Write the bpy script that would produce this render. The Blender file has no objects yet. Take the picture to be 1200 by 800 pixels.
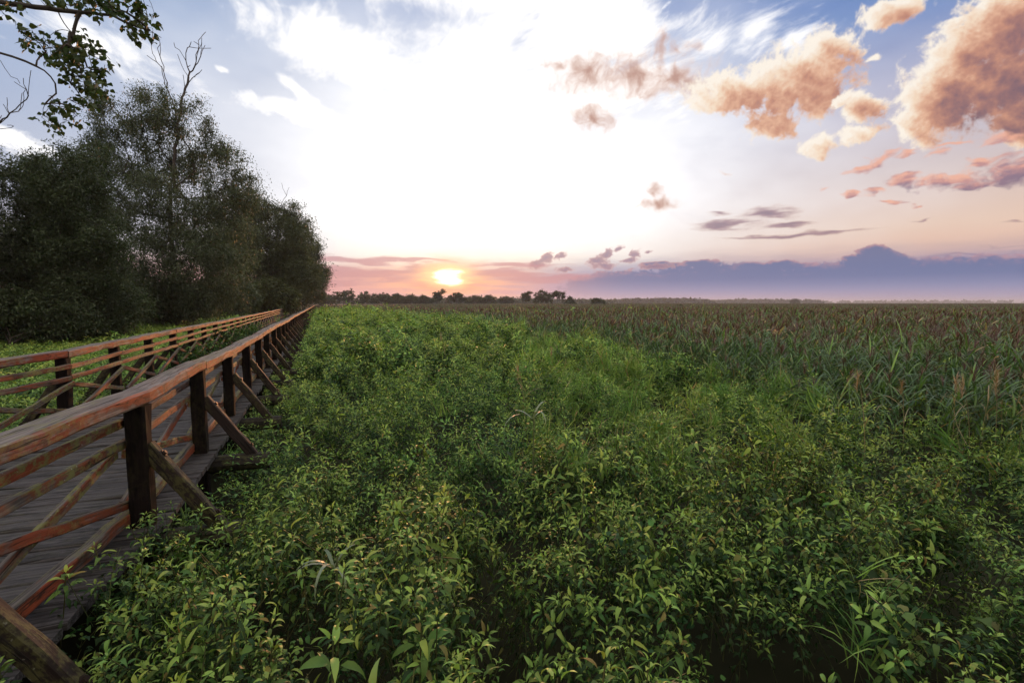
import bpy, math, random
import numpy as np
from mathutils import Vector, Matrix

SC = bpy.context.scene
COL = SC.collection
R = math.radians
CAM_Z = 2.46
FPX = 560.0
TILT = math.atan(45 / FPX)
DECK = 0.65

# ---------------------------------------------------------------- camera
cam_d = bpy.data.cameras.new('camera')
cam_d.sensor_width = 36
cam_d.lens = FPX / 1200 * 36
cam_d.clip_start = 0.05
cam_d.clip_end = 60000
cam = bpy.data.objects.new('camera', cam_d)
COL.objects.link(cam)
cam.location = (0, 0, CAM_Z)
cam.rotation_euler = (R(90) - TILT, 0, 0)
SC.camera = cam
SC.view_settings.view_transform = 'Standard'
SC.view_settings.look = 'None'
SC.view_settings.exposure = 0.15
SC.view_settings.gamma = 1
SC.view_settings.use_curve_mapping = False
SC.render.engine = 'CYCLES'
SC.cycles.max_bounces = 6
SC.cycles.diffuse_bounces = 3
SC.cycles.glossy_bounces = 2
SC.cycles.transmission_bounces = 4
SC.cycles.transparent_max_bounces = 4
SC.cycles.volume_bounces = 0
SC.cycles.use_denoising = True
SC.cycles.use_adaptive_sampling = True
SC.cycles.adaptive_threshold = 0.02
SC.cycles.sample_clamp_indirect = 5


def pix_dir(x, y):
    """world direction of a pixel of the 1200x800 photograph"""
    xc = (x - 600) / FPX
    yc = (400 - y) / FPX
    v = Vector((xc, math.cos(TILT) + yc * math.sin(TILT), -math.sin(TILT) + yc * math.cos(TILT)))
    return v.normalized()


def azel(x, y):
    d = pix_dir(x, y)
    return math.atan2(d.x, d.y), math.asin(d.z)


def at(x, y, Y):
    """world point seen at a pixel, at forward distance Y"""
    d = pix_dir(x, y)
    return Vector((0, 0, CAM_Z)) + d * (Y / d.y)


def lin(r, g, b, k=1.0):
    f = lambda c: (c / 255 / 12.92) if c / 255 <= 0.04045 else ((c / 255 + 0.055) / 1.055) ** 2.4
    return (f(r) * k, f(g) * k, f(b) * k, 1.0)


# ---------------------------------------------------------------- node helper
class NB:
    def __init__(s, tree):
        s.t = tree
        s.n = tree.nodes
        s.l = tree.links

    def put(s, sock, v):
        if v is None:
            return
        if isinstance(v, bpy.types.NodeSocket):
            s.l.new(v, sock)
        elif isinstance(v, (tuple, list)) and sock.type == 'VECTOR':
            sock.default_value = tuple(v)[:3]
        elif isinstance(v, (tuple, list)) and sock.type == 'RGBA':
            sock.default_value = tuple(v) if len(v) == 4 else tuple(v) + (1,)
        else:
            sock.default_value = v

    def m(s, op, a, b=None, c=None, clamp=False):
        n = s.n.new('ShaderNodeMath')
        n.operation = op
        n.use_clamp = clamp
        for i, v in enumerate((a, b, c)):
            s.put(n.inputs[i], v)
        return n.outputs[0]

    def v(s, op, a, b=None, c=None, out=0):
        n = s.n.new('ShaderNodeVectorMath')
        n.operation = op
        for i, x in enumerate((a, b, c)):
            if x is not None:
                s.put(n.inputs[i], x)
        return n.outputs[out]

    def comb(s, x, y, z=0.0):
        n = s.n.new('ShaderNodeCombineXYZ')
        for i, q in enumerate((x, y, z)):
            s.put(n.inputs[i], q)
        return n.outputs[0]

    def sep(s, a):
        n = s.n.new('ShaderNodeSeparateXYZ')
        s.put(n.inputs[0], a)
        return n.outputs

    def noise(s, vec, scale, detail=4, rough=0.55, dist=0.0, out='Fac'):
        n = s.n.new('ShaderNodeTexNoise')
        s.put(n.inputs['Vector'], vec)
        s.put(n.inputs['Scale'], scale)
        s.put(n.inputs['Detail'], detail)
        s.put(n.inputs['Roughness'], rough)
        s.put(n.inputs['Distortion'], dist)
        return n.outputs[out]

    def mix(s, f, a, b, mode='MIX'):
        n = s.n.new('ShaderNodeMix')
        n.data_type = 'RGBA'
        n.blend_type = mode
        s.put(n.inputs['Factor'], f)
        s.put(n.inputs[6], a)
        s.put(n.inputs[7], b)
        return n.outputs[2]

    def smooth(s, x, a, b, lo=0.0, hi=1.0, kind='SMOOTHSTEP'):
        n = s.n.new('ShaderNodeMapRange')
        n.interpolation_type = kind
        for i, q in enumerate((x, a, b, lo, hi)):
            s.put(n.inputs[i], q)
        return n.outputs[0]

    def ramp(s, f, stops, interp='LINEAR'):
        n = s.n.new('ShaderNodeValToRGB')
        n.color_ramp.interpolation = interp
        e = n.color_ramp.elements
        while len(e) < len(stops):
            e.new(0.5)
        for q, (p, c) in zip(e, stops):
            q.position = p
            q.color = c if len(c) == 4 else tuple(c) + (1,)
        s.put(n.inputs[0], f)
        return n.outputs[0]


# ---------------------------------------------------------------- sky and sun
SUN_AZ, SUN_EL = azel(525, 325)


def perlin(x, y, seed):
    """gradient noise on arrays, about -0.7..0.7"""
    rng = np.random.default_rng(seed)
    perm = rng.permutation(512)
    perm = np.concatenate([perm, perm]).astype(np.int32)
    ga = rng.uniform(0, 2 * np.pi, 512).astype(np.float32)
    gx, gy = np.cos(ga), np.sin(ga)
    xi = np.floor(x).astype(np.int32)
    yi = np.floor(y).astype(np.int32)
    xf = (x - xi).astype(np.float32)
    yf = (y - yi).astype(np.float32)
    u = xf * xf * xf * (xf * (xf * 6 - 15) + 10)
    v = yf * yf * yf * (yf * (yf * 6 - 15) + 10)

    def corner(ox, oy):
        h = perm[(perm[(xi + ox) & 511] + yi + oy) & 511]
        return gx[h] * (xf - ox) + gy[h] * (yf - oy)
    a = corner(0, 0)
    a += u * (corner(1, 0) - a)
    c = corner(0, 1)
    c += u * (corner(1, 1) - c)
    return a + v * (c - a)


def fbm(x, y, seed, octaves=5, gain=0.55, billow=False):
    tot = np.zeros(x.shape, np.float32)
    amp, f, norm = 1.0, 1.0, 0.0
    for o in range(octaves):
        n = perlin(x * f + o * 17.3, y * f - o * 9.1, seed + o)
        if billow:
            n = 0.5 - 2.0 * np.abs(n)
        tot += amp * n
        norm += amp
        amp *= gain
        f *= 2.03
    return tot / norm * (1.6 if not billow else 1.2)


def sstep(x, a, b):
    t = np.clip((x - a) / (b - a), 0, 1)
    return t * t * (3 - 2 * t)


def rampn(t, stops):
    p = [q[0] for q in stops]
    return np.stack([np.interp(t, p, [q[1][k] for q in stops]) for k in range(3)], -1).astype(np.float32)


def over(c, a, col):
    col = np.asarray(col, np.float32)
    if col.ndim == 1:
        col = col[:3]
    return c + a[..., None] * (col - c)


def blob_field(A, E, blobs, k=0.2):
    acc = np.full(A.shape, -3.0, np.float32)
    for (x, y, rx, ry, *w) in blobs:
        a0, e0 = azel(x, y)
        rot = R(w[1]) if len(w) > 1 else 0
        ra = abs(azel(x + rx, y)[0] - azel(x - rx, y)[0]) / 2
        re = abs(azel(x, y - ry)[1] - azel(x, y + ry)[1]) / 2
        dx, dy = A - a0, E - e0
        if rot:
            dx, dy = dx * math.cos(rot) + dy * math.sin(rot), -dx * math.sin(rot) + dy * math.cos(rot)
        f = (w[0] if w else 1.0) - np.sqrt((dx / ra) ** 2 + (dy / re) ** 2)
        h = np.clip(0.5 + 0.5 * (f - acc) / k, 0, 1)
        acc = acc + h * (f - acc) + k * h * (1 - h)
    return acc


def shifted(f, dx, dy):
    """f sampled at a whole-pixel offset, edges held"""
    return np.roll(np.roll(f, -dx, 1), -dy, 0)


def sky_colour(az, el, px):
    """linear sky radiance for az, el grids in radians (rows go up); px = grid steps per radian"""
    A, E = az.astype(np.float32), el.astype(np.float32)
    azd, eld = np.degrees(A), np.degrees(E)
    D = math.degrees
    wide_n = fbm(A * 4, E * 8, 3, 4)
    # clear sky: pink haze at the horizon, peach above it, blue higher up; unseen zenith brightened as added fill light
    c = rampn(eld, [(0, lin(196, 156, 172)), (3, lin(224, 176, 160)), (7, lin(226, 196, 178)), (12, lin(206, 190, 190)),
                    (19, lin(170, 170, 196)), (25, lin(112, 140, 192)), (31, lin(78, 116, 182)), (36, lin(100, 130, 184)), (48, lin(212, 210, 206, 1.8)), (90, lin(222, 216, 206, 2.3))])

    def glow(a0, e0, wl, wr, wd, wu, p=1.0):
        da, de = azd - a0, eld - e0
        qa = da / np.where(da > 0, wr, wl)
        qe = de / np.where(de > 0, wu, wd)
        return np.exp(-((qa * qa + qe * qe) ** p))
    c = over(c, sstep(np.abs(azd), 62, 100) * sstep(eld, 3, 16), lin(222, 212, 200, 1.25))  # unseen sky at the sides and back, brightened to light the foliage
    left = glow(-45, 25, 60, 34, 40, 60)
    c = over(c, left * 0.8, lin(160, 180, 210))
    pale = np.clip(glow(-4, 13, 35, 35, 16, 19, 1.0) + 0.12 * wide_n, 0, 1)
    c = over(c, sstep(pale, 0.06, 0.85) * 0.95, lin(228, 231, 240))
    core = np.clip(glow(-7, 9, 14.5, 24, 8.5, 13, 0.9) + 0.10 * wide_n, 0, 1)
    warm_ = sstep(eld, 12, 4)[..., None]
    cc = np.array((1.9, 1.84, 1.76), np.float32) * (1 - warm_) + np.array((1.15, 1.02, 0.84), np.float32) * warm_
    veil = fbm(A * 7 + 0.4 * E * 7, E * 16, 61, 6, 0.6)
    c = over(c, np.clip(core ** 1.2 * (1 - 0.30 * sstep(veil, -0.05, 0.5)), 0, 1), cc)
    # high cirrus combed along one direction
    z = np.maximum(np.sin(E), 0.06)
    X, Y = np.cos(E) * np.sin(A) / z, np.cos(E) * np.cos(A) / z
    r = R(24)
    U, V = X * math.cos(r) + Y * math.sin(r), -X * math.sin(r) + Y * math.cos(r)
    U = U + 0.10 * fbm(X * 2, Y * 2, 71, 3)
    ci = fbm(U * 3.4, V * 1.3, 21, 7, 0.6)
    ci2 = fbm(U * 13, V * 5, 31, 5, 0.6)
    zone = blob_field(A, E, [(385, 52, 120, 42, 1, -12), (470, 90, 120, 30, .8, -20), (560, 70, 120, 60), (660, 40, 110, 60, 1.1), (740, 55, 50, 50), (600, 0, 180, 40, .9),
                             (820, 30, 70, 50, .75), (880, 40, 60, 60, .6), (110, 50, 150, 40, .75, -10), (345, 132, 60, 14, .9, -8), (345, 103, 26, 9, .9, -25),
                             (335, 8, 60, 12, .5), (30, 165, 80, 26, .55), (130, 60, 14, 8, .8), (262, 82, 20, 7, .6), (690, 100, 150, 60, .8), (930, 45, 60, 60, .5)], 0.25)
    cia = zone * 0.9 + ci * 1.15 + ci2 * 0.28
    c = over(c, sstep(cia, -0.12, 0.52) * 0.92, (1.12, 1.10, 1.09))
    rip = fbm(U * 22, V * 12, 41, 4, 0.6)
    c = over(c, sstep(rip * 0.9 + ci * 0.6, 0.08, 0.45) * glow(15, 36, 13, 10, 9, 20) * 0.85, (1.05, 1.05, 1.08))

    def window(blobs, pad):
        """slice of the grid that can hold these clouds"""
        q = [azel(x + sx * (rx + pad), y + sy * (ry + pad)) for (x, y, rx, ry, *w) in blobs for sx in (-1, 1) for sy in (-1, 1)]
        ra = [np.searchsorted(A[0], f(v[0] for v in q)) for f in (min, max)]
        re = [np.searchsorted(E[:, 0], f(v[1] for v in q)) for f in (min, max)]
        return slice(re[0], re[1]), slice(ra[0], ra[1])

    def cloud(blobs, sx, sy, amp, seed, billow=0.5, warp=0.012, octaves=6, k=0.2, pad=40, gain=0.6):
        W = window(blobs, pad)
        A_, E_ = A[W], E[W]
        wx = fbm(A_ * sx * .7, E_ * sy * .7, seed + 90, 3) * warp
        wy = fbm(A_ * sx * .7 + 7, E_ * sy * .7, seed + 95, 3) * warp
        a, e = A_ + wx, E_ + wy
        n = (1 - billow) * fbm(a * sx, e * sy, seed, octaves, gain)
        if billow:
            n += billow * fbm(a * sx * 1.3, e * sy * 1.3, seed + 50, octaves, gain - 0.06, True)
        return W, blob_field(a, e, blobs, k) + amp * n

    def shade(dens, dx, dy, steps, strength, gain=1.0):
        """light that reaches each point through the cloud, from direction (dx, dy)"""
        s = np.zeros(dens.shape, np.float32)
        for i in range(1, steps + 1):
            q = px * 0.0058 * i ** 1.3
            s += np.clip(shifted(dens, int(round(dx * q)), int(round(dy * q))) * gain, 0, 1) / steps
        return np.exp(-s * strength)

    # brown puffs thinned by the glare
    W, d = cloud([(688, 84, 44, 26), (745, 86, 50, 30), (795, 95, 46, 24), (775, 58, 18, 30, .8), (835, 100, 46, 18, .9), (692, 140, 26, 18),
               (765, 238, 30, 9), (766, 226, 10, 18), (655, 78, 24, 12, .8), (852, 205, 16, 5, .5), (800, 60, 40, 20, .7)], 24, 24, 1.25, 101, warp=0.018)
    c[W] = over(c[W], sstep(d, -0.20, 1.2) * 0.9, rampn(d, [(0.0, lin(250, 234, 222)), (0.5, lin(220, 182, 162)), (1.2, lin(180, 134, 118))]))
    # lit cumulus on the right
    for seed, blobs, bright in (
        (211, [(968, 58, 34, 22), (940, 84, 60, 40), (870, 106, 84, 30, .95), (905, 145, 36, 22, .9), (962, 108, 38, 32), (935, 98, 70, 36, 1, 35), (845, 100, 60, 24, .7)], 0.22),
        (221, [(1008, 128, 28, 22), (1005, 155, 30, 12), (985, 118, 26, 10, .8), (960, 172, 22, 14), (1020, 70, 14, 7, .7)], 0.10),
        (231, [(1078, 128, 44, 38), (1110, 112, 62, 54), (1122, 62, 46, 50), (1180, 26, 70, 54), (1165, 100, 66, 54), (1215, 85, 56, 60),
               (1230, 10, 60, 60), (1200, 148, 34, 20), (1270, 60, 80, 80), (1190, 130, 40, 22, .8)], 0.0),
        (241, [(1045, 14, 46, 20, .9), (1020, 28, 20, 8, .6)], 0.12)):
        W, d = cloud(blobs, 22, 22, 1.25, seed, billow=0.45, warp=0.011, octaves=7, gain=0.66)
        T = shade(d - 0.05, -0.72, 0.55, 9, 4.6, 0.80)
        rel = 0.6 * fbm(A[W] * 24, E[W] * 24, seed + 3, 6, 0.6) + 0.6 * fbm(A[W] * 40, E[W] * 40, seed + 13, 5, 0.5, True)
        T = T * 0.95 + 0.32 * rel + bright * 0.8
        col = rampn(T, [(0.02, lin(124, 94, 104)), (0.14, lin(158, 112, 106)), (0.28, lin(196, 140, 116)), (0.44, lin(224, 176, 146)), (0.62, lin(240, 214, 188)), (0.88, lin(250, 240, 226))])
        col = over(col, sstep(d, 0.45, 0.0) * 0.35, lin(246, 222, 198))
        c[W] = over(c[W], sstep(d, 0.0, 0.42) * 0.97, col)
    # pink scraps and violet bars under them
    W, d = cloud([(1030, 185, 26, 9, .9, 20), (1010, 198, 22, 7, .8, 20), (1095, 182, 16, 6), (1066, 180, 14, 5), (1120, 168, 60, 5, .7), (1170, 166, 40, 7, .7),
               (1058, 213, 20, 8), (1105, 210, 42, 12), (1138, 217, 34, 9), (1192, 203, 36, 18), (1152, 190, 22, 6), (1180, 182, 30, 7, .8),
               (1020, 224, 14, 6), (995, 227, 10, 4), (1042, 238, 20, 3), (965, 218, 12, 4, .6), (1250, 200, 50, 26), (1078, 238, 9, 3, .8)], 30, 60, 1.0, 301, billow=0.35, warp=0.016)
    T = shade(d, -0.3, 0.9, 4, 2.0) + 0.2 * fbm(A[W] * 40, E[W] * 60, 350, 4)
    high = sstep(eld[W], 15.5, 18)
    col = rampn(T, [(0.1, lin(108, 88, 118)), (0.4, lin(132, 102, 126)), (0.65, lin(196, 138, 134)), (0.9, lin(234, 172, 148))])
    col = over(col, high * 0.75, lin(206, 150, 140))
    c[W] = over(c[W], sstep(d, -0.05, 0.7) * 0.88, col)
    # flat dusk streaks
    W, d = cloud([(900, 250, 44, 9), (922, 264, 40, 6), (850, 262, 60, 11, .8), (935, 276, 120, 5, .9), (1120, 300, 120, 3, .7), (1080, 257, 34, 2, .7),
               (1190, 257, 50, 2, .7), (842, 248, 34, 6, .6), (1180, 290, 120, 3, .6), (1010, 272, 40, 2, .6)], 16, 80, 0.6, 401, billow=0.3)
    c[W] = over(c[W], sstep(d, -0.05, 0.75) * 0.8, rampn(d, [(0.0, lin(222, 196, 178)), (0.3, lin(190, 158, 150)), (0.55, lin(150, 112, 126)), (0.9, lin(116, 88, 114))]))
    # low dusk haze: rose on the sun's side, slate blue on the right
    edge = eld + 0.55 * fbm(A * 9, E * 60, 501, 4)
    low = sstep(edge, 6.2, 2.6)
    lowl = rampn(eld, [(0, lin(214, 160, 172)), (1.6, lin(208, 150, 158)), (3.4, lin(206, 158, 158)), (5.5, lin(232, 206, 190))])
    lowr = rampn(eld, [(0, lin(172, 150, 180)), (0.5, lin(156, 148, 184)), (1.6, lin(150, 144, 184)), (4.0, lin(120, 124, 170)), (5.5, lin(150, 140, 160))])
    t = (sstep(azd, -8, 14) * sstep(azd, 170, 90))[..., None]
    lowc = lowl * (1 - t) + lowr * t
    dsun = np.degrees(np.sqrt((A - SUN_AZ) ** 2 + ((E - SUN_EL) * 1.8) ** 2))
    bars = fbm(A * 10, E * 110, 520, 4)
    lowc = over(lowc, sstep(dsun, 13, 2) * sstep(bars, -0.25, 0.3) * 0.8, lin(250, 182, 142))
    c = over(c, low * 0.95, lowc)
    # slate bank with towers along its upper edge
    W, d = cloud([(1025, 295, 22, 9), (1003, 303, 18, 6), (1035, 303, 26, 10), (985, 330, 90, 24), (1100, 325, 150, 24), (1260, 322, 150, 28), (840, 332, 120, 22), (740, 334, 70, 18),
               (690, 334, 40, 14, .8), (1400, 325, 200, 34), (1000, 338, 400, 22, 1.05), (775, 311, 26, 5), (820, 309, 26, 5), (900, 312, 60, 6)], 40, 55, 0.46, 601, billow=0.65, warp=0.006)
    up = shifted(d, -int(px * 0.006), int(px * 0.009))
    rim = sstep(d - up, 0.12, 0.5) * sstep(d, 0.55, 0.0)
    bank = rampn(eld[W], [(0, lin(168, 150, 182)), (0.5, lin(148, 144, 182)), (1.4, lin(122, 132, 176)), (2.6, lin(90, 110, 158)), (5.5, lin(94, 106, 148))])
    bank = over(bank, sstep(azd[W], 14, 2) * 0.7, lin(164, 132, 156))
    bank = over(bank, rim * 0.55, lin(232, 164, 152))
    c[W] = over(c[W], sstep(d, -0.02, 0.16) * sstep(eld[W], -0.5, 2.0) * 0.95, bank)
    # small violet heaps in front of the bright part
    W, d = cloud([(640, 303, 11, 6, 1, 30), (630, 310, 12, 6), (655, 300, 12, 4, .9, 20), (712, 297, 10, 6, 1, 30), (700, 306, 14, 6), (724, 292, 8, 4, .9, 30), (745, 298, 8, 6, 1, 30),
               (738, 305, 12, 4), (770, 312, 22, 5), (706, 312, 20, 4, .9), (662, 316, 16, 4, .8), (760, 295, 6, 3, .7)], 60, 80, 0.9, 701, billow=0.5, warp=0.007)
    c[W] = over(c[W], sstep(d, -0.05, 0.5) * 0.85, rampn(d, [(0, lin(214, 170, 168)), (0.5, lin(160, 126, 144)), (1, lin(132, 110, 142))]))
    # mauve bars across the sun's level
    W, d = cloud([(430, 321, 70, 10), (485, 317, 46, 7, 1, 4), (590, 320, 60, 5), (600, 310, 70, 6, .9), (420, 305, 90, 6, .9), (640, 326, 70, 6), (485, 306, 60, 4, .9), (400, 331, 60, 6, .8)],
              12, 90, 0.7, 801, billow=0.3)
    c[W] = over(c[W], sstep(d, -0.05, 0.6) * 0.8, lin(186, 134, 150))
    # the sun burning through
    dx, dy = np.degrees(A - SUN_AZ), np.degrees(E - SUN_EL)
    q = np.sqrt((dx * 0.55) ** 2 + (dy * np.where(dy > 0, 0.95, 1.1)) ** 2)
    rough = q * 1.12 + 0.75 * fbm(A * 14, E * 90, 901, 4)
    c = over(c, sstep(rough, 3.4, 0.8) * 0.8, over(np.broadcast_to(np.array((1.0, 0.60, 0.34), np.float32), c.shape).copy(), sstep(dy, 0.2, -1.2), (1.0, 0.30, 0.16)))
    c = over(c, sstep(rough, 2.2, 1.0) * 0.6, (1.4, 0.88, 0.46))
    c = over(c, sstep(rough, 1.30, 0.35), (3.0, 2.5, 1.7))
    # below the horizon: dim ground colour
    c = over(c, sstep(eld, -0.4, -1.6), (0.05, 0.06, 0.04))
    return np.maximum(c, 0)


def sky_image(W=5632):
    H = W // 2
    px = W / (2 * math.pi)
    full = np.empty((H, W, 4), np.float32)
    full[..., 3] = 1
    # coarse everywhere
    k = 8
    az = (np.arange(W // k) + 0.5) / (W // k) * 2 * np.pi - np.pi
    el = (np.arange(H // k) + 0.5) / (H // k) * np.pi - np.pi / 2
    g = sky_colour(*np.meshgrid(az, el), px / k)
    full[..., :3] = np.repeat(np.repeat(g, k, 0), k, 1)
    # fine where the clouds are
    i0, i1 = int((R(-62) + np.pi) * px), int((R(62) + np.pi) * px)
    j0, j1 = int((R(-4) + np.pi / 2) * px), int((R(52) + np.pi / 2) * px)
    az = (np.arange(i0, i1) + 0.5) / px - np.pi
    el = (np.arange(j0, j1) + 0.5) / px - np.pi / 2
    full[j0:j1, i0:i1, :3] = sky_colour(*np.meshgrid(az, el), px)
    return full


# WORLD
def build_world():
    w = bpy.data.worlds.new('World')
    SC.world = w
    w.use_nodes = True
    t = w.node_tree
    t.nodes.clear()
    b = NB(t)
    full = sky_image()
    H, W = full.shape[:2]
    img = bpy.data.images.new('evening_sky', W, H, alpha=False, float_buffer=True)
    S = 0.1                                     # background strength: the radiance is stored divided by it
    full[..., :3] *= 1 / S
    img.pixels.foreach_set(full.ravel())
    img.update()
    tc = t.nodes.new('ShaderNodeTexCoord')
    mp = t.nodes.new('ShaderNodeMapping')
    mp.inputs['Rotation'].default_value = (0, 0, SKY_ROT)
    mp.inputs['Scale'].default_value = (1, 1, 1)
    t.links.new(tc.outputs['Generated'], mp.inputs[0])
    env = t.nodes.new('ShaderNodeTexEnvironment')
    env.image = img
    env.interpolation = 'Linear'
    t.links.new(mp.outputs[0], env.inputs[0])
    sk = t.nodes.new('ShaderNodeTexSky')
    sk.sky_type = 'NISHITA'
    sk.sun_disc = False
    sk.sun_elevation = SUN_EL
    sk.sun_rotation = SUN_AZ
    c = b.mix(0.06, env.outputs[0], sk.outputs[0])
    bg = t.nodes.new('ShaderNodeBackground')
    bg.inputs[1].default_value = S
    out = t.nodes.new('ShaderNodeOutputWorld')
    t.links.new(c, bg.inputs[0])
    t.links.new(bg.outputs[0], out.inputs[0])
    w.cycles.sampling_method = 'MANUAL'
    w.cycles.sample_map_resolution = 2048


SKY_ROT = R(-90)
build_world()
sun_d = bpy.data.lights.new('sun', 'SUN')
sun_d.energy = 2.5
sun_d.angle = R(0.6)
sun_d.color = (1.0, 0.42, 0.16)
sun = bpy.data.objects.new('sun', sun_d)
COL.objects.link(sun)
sun.rotation_euler = pix_dir(525, 325).to_track_quat('Z', 'Y').to_euler()
# ---------------------------------------------------------------- objects
rng = np.random.default_rng(7)
random.seed(7)


def tag(o, label=None, cat=None, group=None, kind=None):
    for k, v in (('label', label), ('category', cat), ('group', group), ('kind', kind)):
        if v:
            o[k] = v
    return o


def mesh_from(name, verts, faces, mat=None, attrs=None, smooth=False, tris=None):
    """verts (n,3); faces (m,4) quads and/or tris (k,3); attrs {name: (n,) or (n,3)}"""
    me = bpy.data.meshes.new(name)
    verts = np.asarray(verts, np.float32).reshape(-1, 3)
    parts, starts, tot = [], [], 0
    for f in (faces, tris):
        if f is not None and len(f):
            f = np.asarray(f, np.int32)
            parts.append(f.ravel())
            starts.append(tot + np.arange(len(f), dtype=np.int32) * f.shape[1])
            tot += f.size
    idx = np.concatenate(parts)
    st = np.concatenate(starts)
    me.vertices.add(len(verts))
    me.vertices.foreach_set('co', verts.ravel())
    me.loops.add(tot)
    me.loops.foreach_set('vertex_index', idx)
    me.polygons.add(len(st))
    me.polygons.foreach_set('loop_start', st)
    me.update(calc_edges=True)
    if attrs:
        for k, a in attrs.items():
            a = np.asarray(a, np.float32)
            at_ = me.attributes.new(k, 'FLOAT' if a.ndim == 1 else 'FLOAT_VECTOR', 'POINT')
            at_.data.foreach_set('value' if a.ndim == 1 else 'vector', a.ravel())
    me.polygons.foreach_set('use_smooth', np.full(len(st), bool(smooth)))
    me.validate()
    if mat:
        me.materials.append(mat)
    return me


def link(name, data, parent=None, loc=None):
    o = bpy.data.objects.new(name, data)
    COL.objects.link(o)
    if loc is not None:
        o.location = loc
    if parent is not None:
        o.parent = parent
    return o


def empty(name, loc=(0, 0, 0)):
    o = link(name, None, loc=loc)
    o.empty_display_size = 0.3
    return o


# ---------------------------------------------------------------- materials
def new_mat(name):
    m = bpy.data.materials.new(name)
    m.use_nodes = True
    t = m.node_tree
    t.nodes.clear()
    out = t.nodes.new('ShaderNodeOutputMaterial')
    b = NB(t)
    return m, t, b, out


def principled(t, b, base, rough=0.8, spec=0.3, normal=None):
    p = t.nodes.new('ShaderNodeBsdfPrincipled')
    b.put(p.inputs['Base Color'], base)
    b.put(p.inputs['Roughness'], rough)
    b.put(p.inputs['Specular IOR Level'], spec)
    if normal is not None:
        b.put(p.inputs['Normal'], normal)
    return p


def bump(t, b, h, strength=0.5, dist=0.01):
    n = t.nodes.new('ShaderNodeBump')
    n.inputs['Strength'].default_value = strength
    n.inputs['Distance'].default_value = dist
    b.put(n.inputs['Height'], h)
    return n.outputs[0]


def attr(t, name, out='Vector'):
    n = t.nodes.new('ShaderNodeAttribute')
    n.attribute_name = name
    return n.outputs[out]


def wood_material(name, paint, under, paint_amount, grey, lichen=0.3, top_grey=0.0, rough=0.75, spec=0.28):
    """weathered timber along its own grain: worn paint or stain, grey wood, lichen"""
    m, t, b, out = new_mat(name)
    g = attr(t, 'grain')
    oi = t.nodes.new('ShaderNodeObjectInfo')
    off = b.m('MULTIPLY', oi.outputs['Random'], 37.0)
    g = b.v('ADD', g, b.comb(off, off, off))
    fib = b.noise(b.v('MULTIPLY', g, (2.5, 60, 60)), 1.0, 5, 0.6, 0.3)
    coarse = b.noise(b.v('MULTIPLY', g, (1.2, 7, 7)), 1.0, 4, 0.6)
    spots = b.noise(b.v('MULTIPLY', g, (9, 16, 16)), 1.0, 5, 0.65)
    crack = b.noise(b.v('MULTIPLY', g, (1.6, 34, 34)), 1.0, 3, 0.5, 0.6)
    greyc = b.mix(b.smooth(fib, 0.3, 0.7), tuple(0.42 * x for x in grey), tuple(1.5 * x for x in grey))
    painted = b.mix(b.smooth(coarse, 0.3, 0.7), paint, under)
    painted = b.mix(b.smooth(fib, 0.35, 0.75), b.v('SCALE', painted, None), painted)
    sc = [n for n in t.nodes if n.type == 'VECT_MATH' and n.operation == 'SCALE'][-1]
    sc.inputs['Scale'].default_value = 0.6
    stain = b.noise(b.v('MULTIPLY', g, (3.2, 9, 9)), 1.0, 5, 0.7, 0.8)
    painted = b.mix(b.smooth(stain, 0.52, 0.64), painted, tuple(0.28 * x for x in under[:3]) + (1,))
    worn = b.smooth(b.m('MULTIPLY_ADD', coarse, 0.7, b.m('MULTIPLY', spots, 0.5)), paint_amount - 0.08, paint_amount + 0.10)
    if top_grey:
        geo = t.nodes.new('ShaderNodeNewGeometry')
        nz = b.sep(geo.outputs['Normal'])[2]
        worn = b.m('MAXIMUM', worn, b.m('MULTIPLY', b.smooth(nz, 0.5, 0.85), b.smooth(spots, 0.30, 0.40, 1.0 - 0.25, 1.0)))
    c = b.mix(worn, painted, greyc)
    if lichen:
        ln = b.noise(b.v('MULTIPLY', g, (14, 22, 22)), 1.0, 6, 0.7)
        lz = b.noise(b.v('MULTIPLY', g, (0.9, 3, 3)), 1.0, 2, 0.5)
        lm = b.m('MULTIPLY', b.smooth(ln, 0.44, 0.60), b.smooth(lz, 0.40, 0.56))
        c = b.mix(b.m('MULTIPLY', lm, lichen), c, (0.17, 0.17, 0.055, 1))
        ls = b.smooth(b.noise(b.v('MULTIPLY', g, (40, 44, 44)), 1.0, 3, 0.6), 0.66, 0.72)
        c = b.mix(b.m('MULTIPLY', b.m('MULTIPLY', ls, b.smooth(lz, 0.4, 0.6)), lichen), c, (0.34, 0.35, 0.30, 1))
    ck = b.smooth(crack, 0.60, 0.67)
    c = b.mix(b.m('MULTIPLY', ck, 0.8), c, (0.012, 0.010, 0.009, 1))
    h = b.m('SUBTRACT', b.m('MULTIPLY_ADD', fib, 0.5, b.m('MULTIPLY', spots, 0.4)), ck)
    p = principled(t, b, c, rough, spec, bump(t, b, h, 0.9, 0.008))
    t.links.new(p.outputs[0], out.inputs[0])
    return m


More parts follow.
